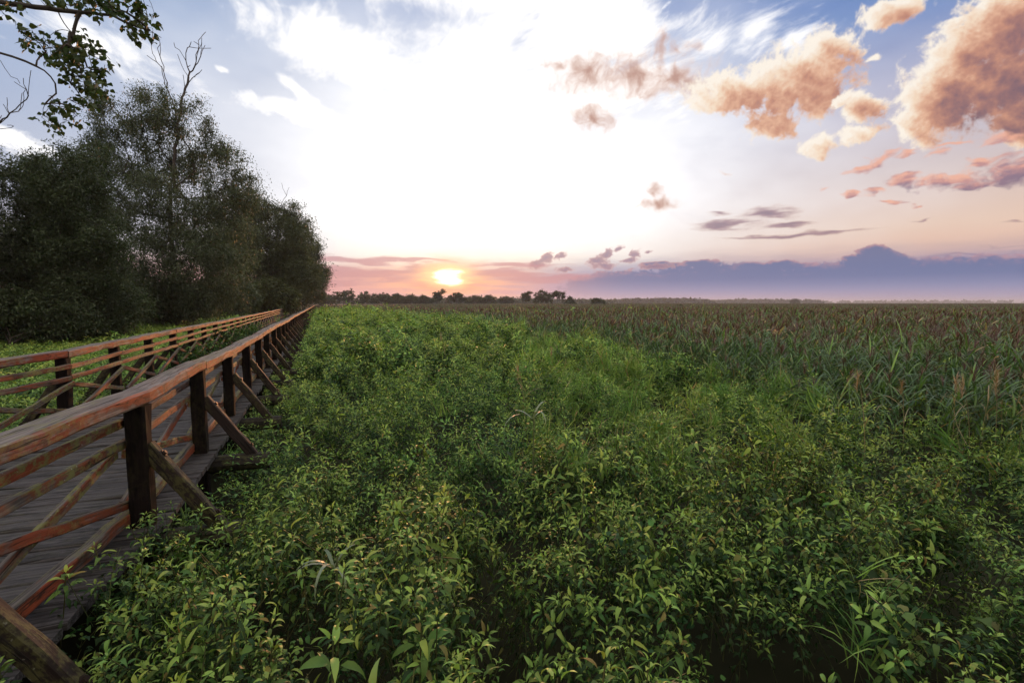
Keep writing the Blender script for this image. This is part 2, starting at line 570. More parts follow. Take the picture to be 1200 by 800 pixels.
M_RAIL = wood_material('red_stained_timber', (0.38, 0.066, 0.025, 1), (0.20, 0.045, 0.022, 1), 0.66, (0.150, 0.132, 0.130, 1), 0.5, 0.88)
M_SLIM = wood_material('worn_stained_timber', (0.32, 0.066, 0.026, 1), (0.15, 0.058, 0.026, 1), 0.62, (0.110, 0.094, 0.086, 1), 1.0, 0.8)
M_POST = wood_material('dark_tarred_timber', (0.017, 0.011, 0.011, 1), (0.012, 0.009, 0.009, 1), 0.80, (0.034, 0.028, 0.027, 1), 0.08, rough=0.9, spec=0.12)
M_BRACE = wood_material('mossy_dark_timber', (0.026, 0.018, 0.017, 1), (0.038, 0.024, 0.020, 1), 0.76, (0.100, 0.086, 0.070, 1), 0.35, 0.8)
M_DECK = wood_material('grey_weathered_planks', (0.036, 0.032, 0.034, 1), (0.020, 0.018, 0.019, 1), 0.54, (0.068, 0.062, 0.065, 1), 0.08)
M_BEAM = wood_material('black_wet_log', (0.022, 0.018, 0.017, 1), (0.032, 0.026, 0.024, 1), 0.75, (0.055, 0.048, 0.044, 1), 0.25)
m, t, b, out = new_mat('rusty_bolt')
p = principled(t, b, (0.035, 0.022, 0.018, 1), 0.6, 0.5)
p.inputs['Metallic'].default_value = 0.6
t.links.new(p.outputs[0], out.inputs[0])
M_BOLT = m


# ---------------------------------------------------------------- hewn timber
class Timber:
    """collects chamfered, slightly uneven beams into one mesh"""

    def __init__(s):
        s.V, s.F, s.G, s.n = [], [], [], 0

    def beam(s, p0, p1, w, h, up=(0, 0, 1), seg=None, rough=0.004, cham=0.012, sag=0.0, seed=None, round_=False):
        p0, p1 = Vector(p0), Vector(p1)
        d = p1 - p0
        L = d.length
        d.normalize()
        up = Vector(up)
        sd = d.cross(up).normalized()
        u = sd.cross(d).normalized()
        seg = seg or max(2, int(L / 0.25))
        if round_:
            k = 10
            prof = [(math.cos(2 * math.pi * i / k) * w / 2, math.sin(2 * math.pi * i / k) * h / 2) for i in range(k)]
        else:
            a, c, e = w / 2, h / 2, cham
            prof = [(a, -c + e), (a, c - e), (a - e, c), (-a + e, c), (-a, c - e), (-a, -c + e), (-a + e, -c), (a - e, -c)]
            k = 8
        r = np.random.default_rng(seed if seed is not None else rng.integers(1 << 30))
        lo = r.normal(0, rough, (seg + 1, 2))
        go = r.uniform(0, 9, 3)
        for i in range(seg + 1):
            tt = i / seg
            c0 = p0 + d * (L * tt) + u * (-sag * 4 * tt * (1 - tt)) + sd * lo[i, 0] + u * lo[i, 1]
            j = r.normal(0, rough * 0.6, (k, 2))
            for q, (x, y) in enumerate(prof):
                P = c0 + sd * (x + j[q, 0]) + u * (y + j[q, 1])
                s.V.append(P[:])
                s.G.append((L * tt + go[0], x + go[1], y + go[2]))
        n = s.n
        for i in range(seg):
            for q in range(k):
                s.F.append((n + i * k + q, n + i * k + (q + 1) % k, n + (i + 1) * k + (q + 1) % k, n + (i + 1) * k + q))
        for i, flip in ((0, True), (seg, False)):
            o = n + i * k
            c0 = len(s.V)
            s.V.append(tuple(np.mean(s.V[o:o + k], 0)))
            s.G.append((go[0], go[1], go[2]))
            for q in range(0, k, 2):
                f = (c0, o + q, o + (q + 1) % k, o + (q + 2) % k)
                s.F.append(f[::-1] if flip else f)
        s.n = len(s.V)
        return s

    def path(s, pts, w, h, step, rough=0.004, cham=0.012):
        """one long timber that follows several points"""
        q = []
        for a, b in zip(pts[:-1], pts[1:]):
            n = max(2, int((b - a).length / step))
            q += [a.lerp(b, i / n) for i in range(n)]
        q.append(pts[-1])
        r = np.random.default_rng(rng.integers(1 << 30))
        a, c, e = w / 2, h / 2, cham
        prof = [(a, -c + e), (a, c - e), (a - e, c), (-a + e, c), (-a, c - e), (-a, -c + e), (-a + e, -c), (a - e, -c)]
        go = r.uniform(0, 9, 3)
        L = 0.0
        n0 = s.n
        for i, p in enumerate(q):
            d = (q[min(i + 1, len(q) - 1)] - q[max(i - 1, 0)]).normalized()
            sd = d.cross(Vector((0, 0, 1))).normalized()
            u = sd.cross(d)
            if i:
                L += (p - q[i - 1]).length
            o = r.normal(0, rough, 2)
            j = r.normal(0, rough * 0.6, (8, 2))
            for k, (x, y) in enumerate(prof):
                P = p + sd * (x + o[0] + j[k, 0]) + u * (y + o[1] + j[k, 1])
                s.V.append(P[:])
                s.G.append((L + go[0], x + go[1], y + go[2]))
        for i in range(len(q) - 1):
            for k in range(8):
                s.F.append((n0 + i * 8 + k, n0 + i * 8 + (k + 1) % 8, n0 + i * 8 + 8 + (k + 1) % 8, n0 + i * 8 + 8 + k))
        for o, flip in ((n0, True), (n0 + (len(q) - 1) * 8, False)):
            c0 = len(s.V)
            s.V.append(tuple(np.mean(s.V[o:o + 8], 0)))
            s.G.append(tuple(go))
            for k in range(0, 8, 2):
                f = (c0, o + k, o + (k + 1) % 8, o + (k + 2) % 8)
                s.F.append(f[::-1] if flip else f)
        s.n = len(s.V)
        return s

    def build(s, name, mat, parent=None, loc=None):
        V = np.array(s.V, np.float32)
        if loc is not None:
            V = V - np.array(loc, np.float32)
        me = mesh_from(name, V, s.F, mat, {'grain': np.array(s.G, np.float32)})
        return link(name, me, parent, loc)


def bolt_mesh(r=0.022, h=0.02):
    V, F = [], []
    for z, rr in ((0, r * 1.35), (h * .35, r * 1.35), (h * .35, r * .85), (h, r * .8)):
        for i in range(8):
            a = math.pi / 4 * i
            V.append((math.cos(a) * rr, math.sin(a) * rr, z))
    for k in range(3):
        for i in range(8):
            F.append((k * 8 + i, k * 8 + (i + 1) % 8, k * 8 + 8 + (i + 1) % 8, k * 8 + 8 + i))
    V.append((0, 0, h))
    for i in range(0, 8, 2):
        F.append((32, 24 + i, 24 + i + 1, 24 + (i + 2) % 8))
    return mesh_from('bolt', V, F, M_BOLT)


BOLT = bolt_mesh()


def add_bolt(pos, normal, parent):
    o = link('bolt', BOLT, parent)
    o.location = pos
    o.rotation_euler = Vector(normal).to_track_quat('Z', 'Y').to_euler()
    return o


# ---------------------------------------------------------------- boardwalk
def line_posts(first, slopes_far, Y_first_far, X_first_far, step, n):
    pts = list(first)
    y = Y_first_far
    for i in range(n):
        y += step
        pts.append((X_first_far - slopes_far * (y - Y_first_far), y))
    return pts


N_NEAR = 30
N_ALL = 77
PR = line_posts([(-1.48, -1.40), (-1.98, 0.32), (-2.53, 1.96), (-3.02, 3.78), (-3.78, 5.69)], 0.402, 5.69, -3.78, 1.9, N_ALL)
PL = line_posts([(-4.40, -1.9), (-4.90, -0.05), (-5.40, 1.75), (-5.98, 3.55), (-6.40, 5.30), (-6.70, 7.06)], 0.418, 7.06, -6.70, 1.9, N_ALL - 1)
walk = empty('boardwalk', (PR[3][0] - 1.2, PR[3][1] + .3, 0))
tag(walk, 'long weathered timber boardwalk with red stained handrails running to the trees on the left', 'boardwalk')
W0 = walk.location.copy()


def wl(p):
    return Vector(p) - W0


def direc(pts, i):
    a = Vector((*pts[max(i - 1, 0)], 0))
    c = Vector((*pts[min(i + 1, len(pts) - 1)], 0))
    return (c - a).normalized()


def build_railing(pts, side):
    """side +1: posts stand right of the deck, -1: left.  Rails are nailed to the posts' inner face."""
    rail = empty('railing')
    rail.parent = walk
    D = DECK
    H = 1.10
    T_far = {k: Timber() for k in ('hand', 'slim', 'post')}
    hand_breaks = [0, 2, 4, 7, 10, 13, 16, 19, 22, 25, 28, 30] if side > 0 else [0, 2, 5, 8, 11, 14, 17, 20, 23, 26, 28, 30]
    wob = np.random.default_rng(11 + side).normal(0, 0.012, len(pts))
    lean = np.random.default_rng(12 + side).normal(0, 0.010, (len(pts), 2))
    P3 = []
    for i, (x, y) in enumerate(pts):
        d = direc(pts, i)
        out = Vector((d.y, -d.x, 0)) * side
        P3.append((Vector((x, y, 0)), d, out))
    for i, (c, d, o) in enumerate(P3):
        near = i < N_NEAR
        top = D + H - 0.115 + wob[i]
        a = c + Vector((0, 0, -0.15))
        z = c + Vector((lean[i, 0], lean[i, 1], top))
        if near:
            tm = Timber().beam(a, z, 0.145, 0.145, up=d, seg=8, rough=0.004, cham=0.016)
            po = tm.build('post', M_POST, rail, c)
            po.location = wl(c)
        else:
            T_far['post'].beam(a, z, 0.165, 0.165, up=d, seg=1, rough=0.003)
    # handrail lengths laid on the posts
    for h0, h1 in zip(hand_breaks[:-1], hand_breaks[1:]):
        mid = P3[(h0 + h1) // 2][0]
        lift = 0.010 if hand_breaks.index(h0) % 2 else 0.0
        pth = [P3[i][0] + Vector((0, 0, D + H - 0.058 + wob[i] + lift)) for i in range(h0, h1 + 1)]
        pth[-1] = pth[-1] + (pth[-2] - pth[-1]).normalized() * 0.006
        tm = Timber().path(pth, 0.195, 0.105, 0.3, rough=0.0045, cham=0.014)
        ob = tm.build('handrail', M_RAIL, rail, mid)
        ob.location = wl(mid)
    for i in range(N_NEAR, len(pts) - 1):
        T_far['hand'].beam(P3[i][0] + Vector((0, 0, D + H - 0.058 + wob[i])), P3[i + 1][0] + Vector((0, 0, D + H - 0.058 + wob[i + 1])), 0.215, 0.118, seg=2)
    # mid rails, toe rail, crossed diagonals between neighbouring posts
    for i in range(len(pts) - 1):
        a, c_ = P3[i], P3[i + 1]
        ia, ic = a[0] - a[2] * 0.098, c_[0] - c_[2] * 0.098
        run = (ic - ia).normalized()
        near = i < N_NEAR - 1
        mid = (ia + ic) / 2

        def piece(name, z0, z1, w, h, inset=0.0, ext=0.0, mat=M_SLIM):
            A_ = ia + Vector((0, 0, D + z0)) - a[2] * inset - run * ext
            B_ = ic + Vector((0, 0, D + z1)) - c_[2] * inset + run * ext
            if near:
                ob = Timber().beam(A_, B_, w, h, seg=7, rough=0.0035, cham=0.008).build(name, mat, rail, mid)
                ob.location = wl(mid)
                return ob
            T_far['slim'].beam(A_, B_, w, h, seg=1, rough=0.003)
        j = np.random.default_rng(i * 7 + (side > 0)).normal(0, 0.008, 8)
        piece('mid_rail', 0.865 + j[0], 0.865 + j[1], 0.045, 0.072, 0.0, -0.004)
        piece('mid_rail', 0.690 + j[2], 0.690 + j[3], 0.045, 0.072, 0.0, -0.004)
        piece('toe_rail', 0.085, 0.085, 0.085, 0.095, 0.0, -0.004)
        piece('diagonal_brace', 0.60, 0.19 + j[4], 0.042, 0.07, 0.0, -0.03)
        piece('diagonal_brace', 0.17, 0.61 + j[5], 0.042, 0.075, 0.045, -0.03)
    for k, mt, nm in (('post', M_POST, 'far_posts'), ('hand', M_RAIL, 'far_handrail'), ('slim', M_SLIM, 'far_rails')):
        ob = T_far[k].build(nm, mt, rail)
        ob.location = -W0
        ob['kind'] = 'stuff'
    return P3


PR3 = build_railing(PR, 1)
PL3 = build_railing(PL, -1)
# outrigger braces and cross beams on every near post pair
for side, P3, other in ((1, PR3, PL3), (-1, PL3, PR3)):
    far = Timber()
    farb = Timber()
    for i in range(len(P3)):
        c, d, o = P3[i]
        a = c + o * 0.055 + Vector((0, 0, DECK + 0.66))
        e = c + o * 0.56 + Vector((0, 0, DECK - 0.10))
        if side > 0 and i == 1:
            continue
        near = i < N_NEAR
        tgt = Timber() if near else far
        tgt.beam(a, e, 0.09, 0.115, up=(0, 0, 1), seg=5 if near else 1, rough=0.003, cham=0.012)
        if near:
            ob = tgt.build('outrigger_brace', M_BRACE, walk, c)
            ob.location = wl(c)
            ax = (e - a).normalized()
            nrm = ax.cross(d).normalized()
            if nrm.z < 0:
                nrm = -nrm
            for f in (0.14, 0.86):
                add_bolt(a + (e - a) * f + nrm * 0.056 - c, nrm, ob)
        if side > 0:
            # log under the deck reaching past both railings
            q = min(other, key=lambda w: ((w[0] - c).dot(d)) ** 2 if (w[0] - c).length < 6 else 1e9)[0]
            n = (c - q)
            n.z = 0
            n.normalize()
            n = Vector((d.y, -d.x, 0))
            wdt = (c - q).dot(n)
            s0 = c - n * (wdt + 0.72) + Vector((0, 0, DECK - 0.17))
            s1 = c + n * 0.74 + Vector((0, 0, DECK - 0.17))
            if near:
                ob = Timber().beam(s0, s1, 0.21, 0.21, seg=10, rough=0.006, round_=True).build('cross_beam', M_BEAM, walk, c)
                ob.location = wl(c)
            else:
                farb.beam(s0, s1, 0.2, 0.2, seg=1, rough=0.004)
    ob = far.build('far_outrigger_braces', M_BRACE, walk)
    ob.location = -W0
    ob['kind'] = 'stuff'
    if side > 0:
        ob = farb.build('far_cross_beams', M_BEAM, walk)
        ob.location = -W0
        ob['kind'] = 'stuff'


def interp(P3, s):
    i = min(int(s), len(P3) - 2)
    f = s - i
    return P3[i][0].lerp(P3[i + 1][0], f)


# deck of crosswise planks, each uneven
def resample(P3):
    pts = [p[0] for p in P3]
    ds = np.concatenate([[0], np.cumsum([(q - p).length for p, q in zip(pts[:-1], pts[1:])])])
    return pts, ds


ptsR, dsR = resample(PR3)
xr = np.array([p.x for p in ptsR]); yr = np.array([p.y for p in ptsR])
yl_l = np.array([p[0].y for p in PL3]); xl_l = np.array([p[0].x for p in PL3])


def left_edge_from(p, n):
    """walk from a point on the right edge across the deck to the left post line"""
    for k in range(1, 90):
        q = p - n * (k * 0.05)
        if q.x < np.interp(q.y, yl_l, xl_l):
            return q
    return p - n * 2.6


T = Timber()
s = 0.0
Ltot = dsR[-1] - 1
while s < Ltot:
    w = 0.17 + rng.normal(0, 0.012) if s < 40 else 0.9
    x, y = np.interp(s + w / 2, dsR, xr), np.interp(s + w / 2, dsR, yr)
    k = min(np.searchsorted(dsR, s + w / 2), len(PR3) - 1)
    d = PR3[k][1]
    n = Vector((d.y, -d.x, 0))
    p = Vector((x, y, 0))
    q = left_edge_from(p, n)
    zz = DECK - 0.028 + rng.normal(0, 0.005)
    e0, e1 = 0.16 + rng.normal(0, 0.007), 0.16 + rng.normal(0, 0.007)
    tw = rng.normal(0, 0.004)
    T.beam(p + n * e0 + Vector((0, 0, zz + tw)), q - n * e1 + Vector((0, 0, zz - tw)), (w - 0.014) if s < 40 else w - 0.05, 0.055,
           seg=12 if s < 14 else (4 if s < 40 else 1), rough=0.004, cham=0.010)
    s += w
ob = T.build('deck', M_DECK, walk)
ob.location = -W0
# long stringers below the plank ends
for P3, sd in ((PR3, 1), (PL3, -1)):
    T = Timber()
    for i in range(0, 40):
        a, c_ = P3[i], P3[i + 1]
        T.beam(a[0] - a[2] * 0.16 * 1 + Vector((0, 0, DECK - 0.15)), c_[0] - c_[2] * 0.16 + Vector((0, 0, DECK - 0.15)), 0.13, 0.17, seg=3, rough=0.005)
    ob = T.build('stringer', M_BRACE, walk)
    ob.location = -W0

# the walk turns right at its far end: a short dark stretch of railing seen across the reeds
cx, cy = -63.0, 154.0
turn = empty('boardwalk_section', (cx, cy, 0))
tag(turn, 'dark far railing where the boardwalk turns right in front of the distant woods', 'boardwalk')
n = Vector((1, 0.28, 0)).normalized()
pp = [Vector((0, 0, 0)) + n * (k * 1.9) for k in range(-1, 9)]
T = Timber()
for a, c_ in zip(pp[:-1], pp[1:]):
    T.beam(a + Vector((0, 0, 0.62)), c_ + Vector((0, 0, 0.62)), 2.2, 0.06, seg=1)
T.build('deck', M_BEAM, turn)
for off in (-1.1, 1.1):
    o_ = Vector((n.y, -n.x, 0)) * off
    hr, sl = Timber(), Timber()
    for a, c_ in zip(pp[:-1], pp[1:]):
        hr.beam(a + o_ + Vector((0, 0, 1.72)), c_ + o_ + Vector((0, 0, 1.72)), 0.2, 0.13, seg=1)
        for z in (1.5, 1.32, 0.75):
            sl.beam(a + o_ + Vector((0, 0, z)), c_ + o_ + Vector((0, 0, z)), 0.06, 0.10, seg=1)
        sl.beam(a + o_ + Vector((0, 0, 0.8)), c_ + o_ + Vector((0, 0, 1.3)), 0.05, 0.09, seg=1)
        sl.beam(a + o_ + Vector((0, 0, 1.3)), c_ + o_ + Vector((0, 0, 0.8)), 0.05, 0.09, seg=1)
    hr.build('handrail', M_BRACE, turn)
    sl.build('rails', M_BRACE, turn)
    for a in pp:
        q = a + o_
        ob = Timber().beam((0, 0, 0), (0, 0, 1.66), 0.17, 0.17, up=n, seg=1).build('post', M_POST, turn)
        ob.location = q
# ---------------------------------------------------------------- vegetation templates
def leaf_mesh(L, W, n, droop=0.5, fold=0.25, tip=1.4, base=0.25, rnd=None, wave=0.0):
    """blade along +X: three verts a row (left edge, midrib, right edge)"""
    V = []
    x = z = 0.0
    ang = 0.25
    for i in range(n + 1):
        t = i / n
        w = W / 2 * min(1.0, (t ** (0.45 + base)) * (1 - t) ** 1.05 * 2.35) if 0 < i < n else (W * 0.03)
        s = wave * math.sin(t * 9 + (rnd or 0)) * W
        V += [(x, w, z + w * fold + s), (x, 0, z), (x, -w, z + w * fold - s)]
        x += L / n * math.cos(ang)
        z += L / n * math.sin(ang)
        ang -= droop * 2.0 / n
    F = []
    for i in range(n):
        a = i * 3
        F += [(a, a + 1, a + 4, a + 3), (a + 1, a + 2, a + 5, a + 4)]
    return np.array(V, np.float32), np.array(F, np.int32)


def base_pow(b):
    return 0.55 + b


def diamond(L, W, droop=0.3):
    V = np.array([(0, 0, 0), (L * .45, W / 2, L * .12), (L, 0, -L * droop), (L * .45, -W / 2, L * .12)], np.float32)
    return V, np.array([(0, 3, 2, 1)], np.int32)


def strip(L, W, n, a0, curl, twist=0.0):
    """narrow blade starting at elevation a0 and arching over by curl"""
    V = []
    x = z = 0.0
    a = a0
    for i in range(n + 1):
        t = i / n
        w = W / 2 * (1 - t ** 2.2) * (0.55 + 0.45 * min(1, t * 4)) + W * 0.02
        c, s = math.cos(twist * t), math.sin(twist * t)
        V += [(x, w * c, z + w * s), (x, -w * c, z - w * s)]
        x += L / n * math.cos(a)
        z += L / n * math.sin(a)
        a -= curl / n * (0.4 + 1.2 * t)
    F = [(2 * i, 2 * i + 1, 2 * i + 3, 2 * i + 2) for i in range(n)]
    return np.array(V, np.float32), np.array(F, np.int32)


def rot(v, yaw=0.0, pitch=0.0, roll=0.0):
    cy, sy = math.cos(yaw), math.sin(yaw)
    cp, sp = math.cos(pitch), math.sin(pitch)
    cr, sr = math.cos(roll), math.sin(roll)
    Rx = np.array([[1, 0, 0], [0, cr, -sr], [0, sr, cr]])
    Ry = np.array([[cp, 0, -sp], [0, 1, 0], [sp, 0, cp]])
    Rz = np.array([[cy, -sy, 0], [sy, cy, 0], [0, 0, 1]])
    return (v @ (Rz @ Ry @ Rx).T).astype(np.float32)


class Tpl:
    def __init__(s):
        s.v, s.f, s.c, s.n = [], [], [], 0

    def add(s, v, f, col):
        s.v.append(v)
        s.f.append(f + s.n)
        s.c.append(np.tile(np.array(col, np.float32), (len(v), 1)))
        s.n += len(v)

    def tube(s, p, r, col, k=4):
        p = np.array(p, np.float32)
        V = []
        for i, q in enumerate(p):
            rr = r[i] if hasattr(r, '__len__') else r
            for a in range(k):
                V.append(q + np.array([math.cos(a * 2 * math.pi / k) * rr, math.sin(a * 2 * math.pi / k) * rr, 0]))
        F = [(i * k + a, i * k + (a + 1) % k, (i + 1) * k + (a + 1) % k, (i + 1) * k + a) for i in range(len(p) - 1) for a in range(k)]
        s.add(np.array(V, np.float32), np.array(F, np.int32), col)

    def done(s):
        return np.concatenate(s.v), np.concatenate(s.f), np.concatenate(s.c)


def vary(r, c, h=0.12, val=0.25):
    if c[1] > c[0] * 1.25 and r.random() < 0.014:
        c = (0.165, 0.145, 0.045)                    # a yellowed or browned leaf
    k = 1 + r.normal(0, val * 0.6)
    k = min(max(k, 0.45), 1.9)
    return (c[0] * k * (1 + r.normal(0, h)), c[1] * k, c[2] * k * (1 + r.normal(0, h)))


G_DARK = (0.025, 0.056, 0.019)  # low leaves, darkened further to put shade between plants into the colour
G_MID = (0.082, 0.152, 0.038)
G_YOUNG = (0.225, 0.335, 0.078)  # young growth, brightened further to paint in lit-tip contrast
G_GRASS = (0.130, 0.235, 0.060)
G_REED = (0.080, 0.150, 0.070)
C_PLUME = (0.118, 0.060, 0.052)
C_STRAW = (0.34, 0.27, 0.15)


def nettle(r, lod, H=0.75, pairs=7):
    """stem with crossed pairs of hanging toothed leaves, young pale ones at the tip; origin at the tip's foot (top = z 0)"""
    t = Tpl()
    bend = r.normal(0, 0.10, 2)
    P = lambda q: np.array([bend[0] * q * q, bend[1] * q * q, H * (q - 1)])
    if lod == 0:
        t.tube([P(q) for q in np.linspace(0.2, 0.98, 4)], 0.004, (0.075, 0.085, 0.035), 3)
    q = 1.0
    yaw = r.uniform(0, 6.3)
    for k in range(pairs):
        size = [0.42, 0.78, 1.05, 1.15, 1.1, 1.0, 0.95, 0.9][min(k, 7)]
        L = 0.090 * size * r.uniform(0.85, 1.2)
        for sgn in (0, math.pi):
            Wd = L * r.uniform(0.29, 0.40)
            if lod == 0:
                v, f = leaf_mesh(L, Wd, 5, r.uniform(0.45, 1.1), 0.34, base=0.12, wave=0.05, rnd=r.uniform(0, 6))
            elif lod == 1:
                v, f = leaf_mesh(L, Wd, 2, r.uniform(0.4, 1.0), 0.28, base=0.1)
            else:
                v, f = diamond(L * 1.15, Wd * 1.15, r.uniform(0.1, 0.4))
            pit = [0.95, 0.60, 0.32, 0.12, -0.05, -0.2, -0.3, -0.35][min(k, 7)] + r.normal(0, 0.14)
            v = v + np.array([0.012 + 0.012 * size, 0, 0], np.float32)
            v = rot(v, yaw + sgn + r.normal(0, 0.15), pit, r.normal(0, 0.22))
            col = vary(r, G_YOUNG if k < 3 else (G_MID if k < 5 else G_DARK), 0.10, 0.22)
            t.add(v + P(q).astype(np.float32), f, col)
        yaw += math.pi / 2 + r.normal(0, 0.2)
        q -= (0.028 if k < 2 else (0.045 if k < 4 else 0.095)) * r.uniform(0.8, 1.2)
    return t.done()


def broad(r, lod, n=22):
    """scrambling bindweed and hop: broad soft leaves held flat at different heights"""
    t = Tpl()
    for k in range(n):
        L = r.uniform(0.038, 0.080)
        Wd = L * r.uniform(0.62, 0.88)
        if lod == 0:
            v, f = leaf_mesh(L, Wd, 4, r.uniform(0.2, 0.9), 0.22, base=-0.02, wave=0.06, rnd=r.uniform(0, 6))
        elif lod == 1:
            v, f = leaf_mesh(L, Wd, 2, r.uniform(0.2, 0.7), 0.2, base=0.0)
        else:
            v, f = diamond(L * 1.2, Wd * 1.1, r.uniform(0.0, 0.35))
        v = rot(v, r.uniform(0, 6.3), r.normal(-0.25, 0.35), r.normal(0, 0.35))
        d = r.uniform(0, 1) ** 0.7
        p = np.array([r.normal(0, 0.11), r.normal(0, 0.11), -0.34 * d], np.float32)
        t.add(v + p, f, vary(r, G_MID if d < 0.35 else G_DARK, 0.12, 0.25))  # deeper leaves take the darkened tone, shade put into the colour
    if lod == 0:
        for k in range(2):
            a = r.uniform(0, 6.3)
            pts = [(math.cos(a) * .12 * q, math.sin(a) * .12 * q, -0.2 + 0.32 * q - 0.14 * q * q + 0.02 * math.sin(q * 9)) for q in np.linspace(0, 1, 6)]
            t.tube(pts, 0.0025, (0.11, 0.12, 0.04), 3)
    return t.done()


def tussock(r, lod, n=16, H=0.46):
    t = Tpl()
    for k in range(n):
        L = H * r.uniform(0.55, 1.25)
        v, f = strip(L, r.uniform(0.008, 0.014) * (1 if lod == 0 else 1.5), 5 if lod == 0 else (3 if lod == 1 else 2), r.uniform(0.8, 1.45), r.uniform(1.2, 3.0), r.normal(0, 0.6))
        v = rot(v, r.uniform(0, 6.3))
        p = np.array([r.normal(0, 0.06), r.normal(0, 0.06), -H * 0.8], np.float32)
        col = vary(r, C_STRAW if r.random() < 0.04 else (G_YOUNG if r.random() < 0.3 else G_GRASS), 0.1, 0.2)
        t.add(v + p, f, col)
    return t.done()


def reed(r, lod, H=1.5, plume=True):
    """reed stalk: long arching leaves in two ranks and a purplish brown plume; foot at z = 0"""
    t = Tpl()
    lean = r.normal(0, 0.10, 2)
    P = lambda q: np.array([lean[0] * q * q * H, lean[1] * q * q * H, H * q], np.float32)
    col = vary(r, (0.11, 0.12, 0.05), 0.1, 0.2)
    if lod < 2:
        t.tube([P(q) for q in (0.0, 0.5, 1.0)], [0.005, 0.004, 0.002] if lod == 0 else [0.008, 0.006, 0.004], col, 3)
    nl = {0: 9, 1: 6, 2: 4}[lod]
    yaw = r.uniform(0, 6.3)
    for k in range(nl):
        q = 0.35 + 0.58 * k / max(nl - 1, 1) + r.normal(0, 0.02)
        L = r.uniform(0.32, 0.55) * (1.0 if lod == 0 else 1.1)
        v, f = strip(L, {0: 0.024, 1: 0.030, 2: 0.05}[lod] * r.uniform(0.8, 1.3), {0: 5, 1: 3, 2: 2}[lod], r.uniform(0.7, 1.25), r.uniform(0.9, 2.3), r.normal(0, 0.7))
        v = rot(v, yaw + (k % 2) * math.pi + r.normal(0, 0.5))
        c = C_STRAW if r.random() < 0.05 else (G_REED if r.random() < 0.6 else G_GRASS)
        t.add(v + P(q), f, vary(r, c, 0.08, 0.25))
    if plume:
        a0 = r.uniform(0, 6.3)
        for k in range({0: 22, 1: 14, 2: 9}[lod]):
            v, f = strip(r.uniform(0.10, 0.22) * (1 if lod == 0 else 1.2), {0: 0.008, 1: 0.014, 2: 0.028}[lod], 3 if lod == 0 else 2, r.uniform(0.6, 1.4), r.uniform(0.4, 1.7))
            v = rot(v, a0 + r.normal(0, 0.9))
            t.add(v + P(1.0) + np.array([0, 0, -0.03 + r.uniform(-.02, 0.12)], np.float32), f, vary(r, C_PLUME, 0.08, 0.3))
    return t.done()


class Scatter:
    """collects placed copies of templates and writes them as one mesh"""

    def __init__(s):
        s.V, s.F, s.C, s.n = [], [], [], 0

    def put(s, tpls, pos, scale, r, lean=0.25, cmul=None, toward=None):
        n = len(pos)
        if n == 0:
            return
        pick = r.integers(0, len(tpls), n)
        yaw = r.uniform(0, 2 * np.pi, n)
        lx, ly = r.normal(0, lean, n), r.normal(0, lean, n)
        if toward is not None:
            lx, ly = lx + toward[:, 0], ly + toward[:, 1]
        tint = np.ones((n, 3), np.float32) if cmul is None else cmul
        for k, (v, f, c) in enumerate(tpls):
            i = np.where(pick == k)[0]
            if not len(i):
                continue
            cy, sy, sc = np.cos(yaw[i])[:, None], np.sin(yaw[i])[:, None], scale[i][:, None]
            x = (v[:, 0] * cy - v[:, 1] * sy) * sc
            y = (v[:, 0] * sy + v[:, 1] * cy) * sc
            z = v[:, 2][None] * sc
            X = x + z * lx[i][:, None] + pos[i, 0][:, None]
            Y = y + z * ly[i][:, None] + pos[i, 1][:, None]
            Z = z - x * lx[i][:, None] - y * ly[i][:, None] + pos[i, 2][:, None]
            s.V.append(np.stack([X, Y, Z], -1).reshape(-1, 3).astype(np.float32))
            s.F.append((f[None] + (np.arange(len(i), dtype=np.int32) * len(v))[:, None, None] + s.n).reshape(-1, 4))
            s.C.append((c[None] * tint[i][:, None, :]).reshape(-1, 3).astype(np.float32))
            s.n += len(i) * len(v)

    def build(s, name, mat, parent=None):
        me = mesh_from(name, np.concatenate(s.V), np.concatenate(s.F), mat, {'col': np.concatenate(s.C)}, smooth=True)
        print(name, 'faces', len(me.polygons))
        return link(name, me, parent)


def leaf_material(name, trans=0.30, rough=0.42, spec=0.35, noise=True):
    m, t, b, out = new_mat(name)
    c = attr(t, 'col', 'Color')
    if noise:
        geo = t.nodes.new('ShaderNodeNewGeometry')
        nz = b.noise(geo.outputs['Position'], 0.45, 3, 0.5)
        c = b.mix(b.smooth(nz, 0.35, 0.7, 0.0, 0.18), c, b.mix(1.0, c, (1.3, 1.0, 0.65, 1), 'MULTIPLY'))
    p = principled(t, b, c, rough, spec)
    tr = t.nodes.new('ShaderNodeBsdfTranslucent')
    b.put(tr.inputs[0], b.mix(1.0, c, (1.25, 1.45, 0.6, 1), 'MULTIPLY'))
    mx = t.nodes.new('ShaderNodeMixShader')
    mx.inputs[0].default_value = trans
    t.links.new(p.outputs[0], mx.inputs[1])
    t.links.new(tr.outputs[0], mx.inputs[2])
    t.links.new(mx.outputs[0], out.inputs[0])
    return m


M_LEAF = leaf_material('soft_green_leaves', 0.20, 0.52, 0.18)
M_REED = leaf_material('reed_leaves_and_plumes', 0.20, 0.42, 0.45)

# ---------------------------------------------------------------- lie of the land
XR = lambda y: np.interp(y, yr, xr)
XL = lambda y: np.interp(y, yl_l, xl_l)


def reed_mask(x, y):
    n = fbm(x * 0.16, y * 0.16, 1201, 4)
    xb = 4.9 - 0.34 * np.maximum(y - 14, 0) - 0.12 * np.maximum(y - 30, 0)
    a = sstep(x - xb + n * 2.6, -0.7, 0.9)
    c = sstep(y + n * 1.6 - 0.05 * np.maximum(x - 8, 0), 5.9, 7.0)
    return a * c


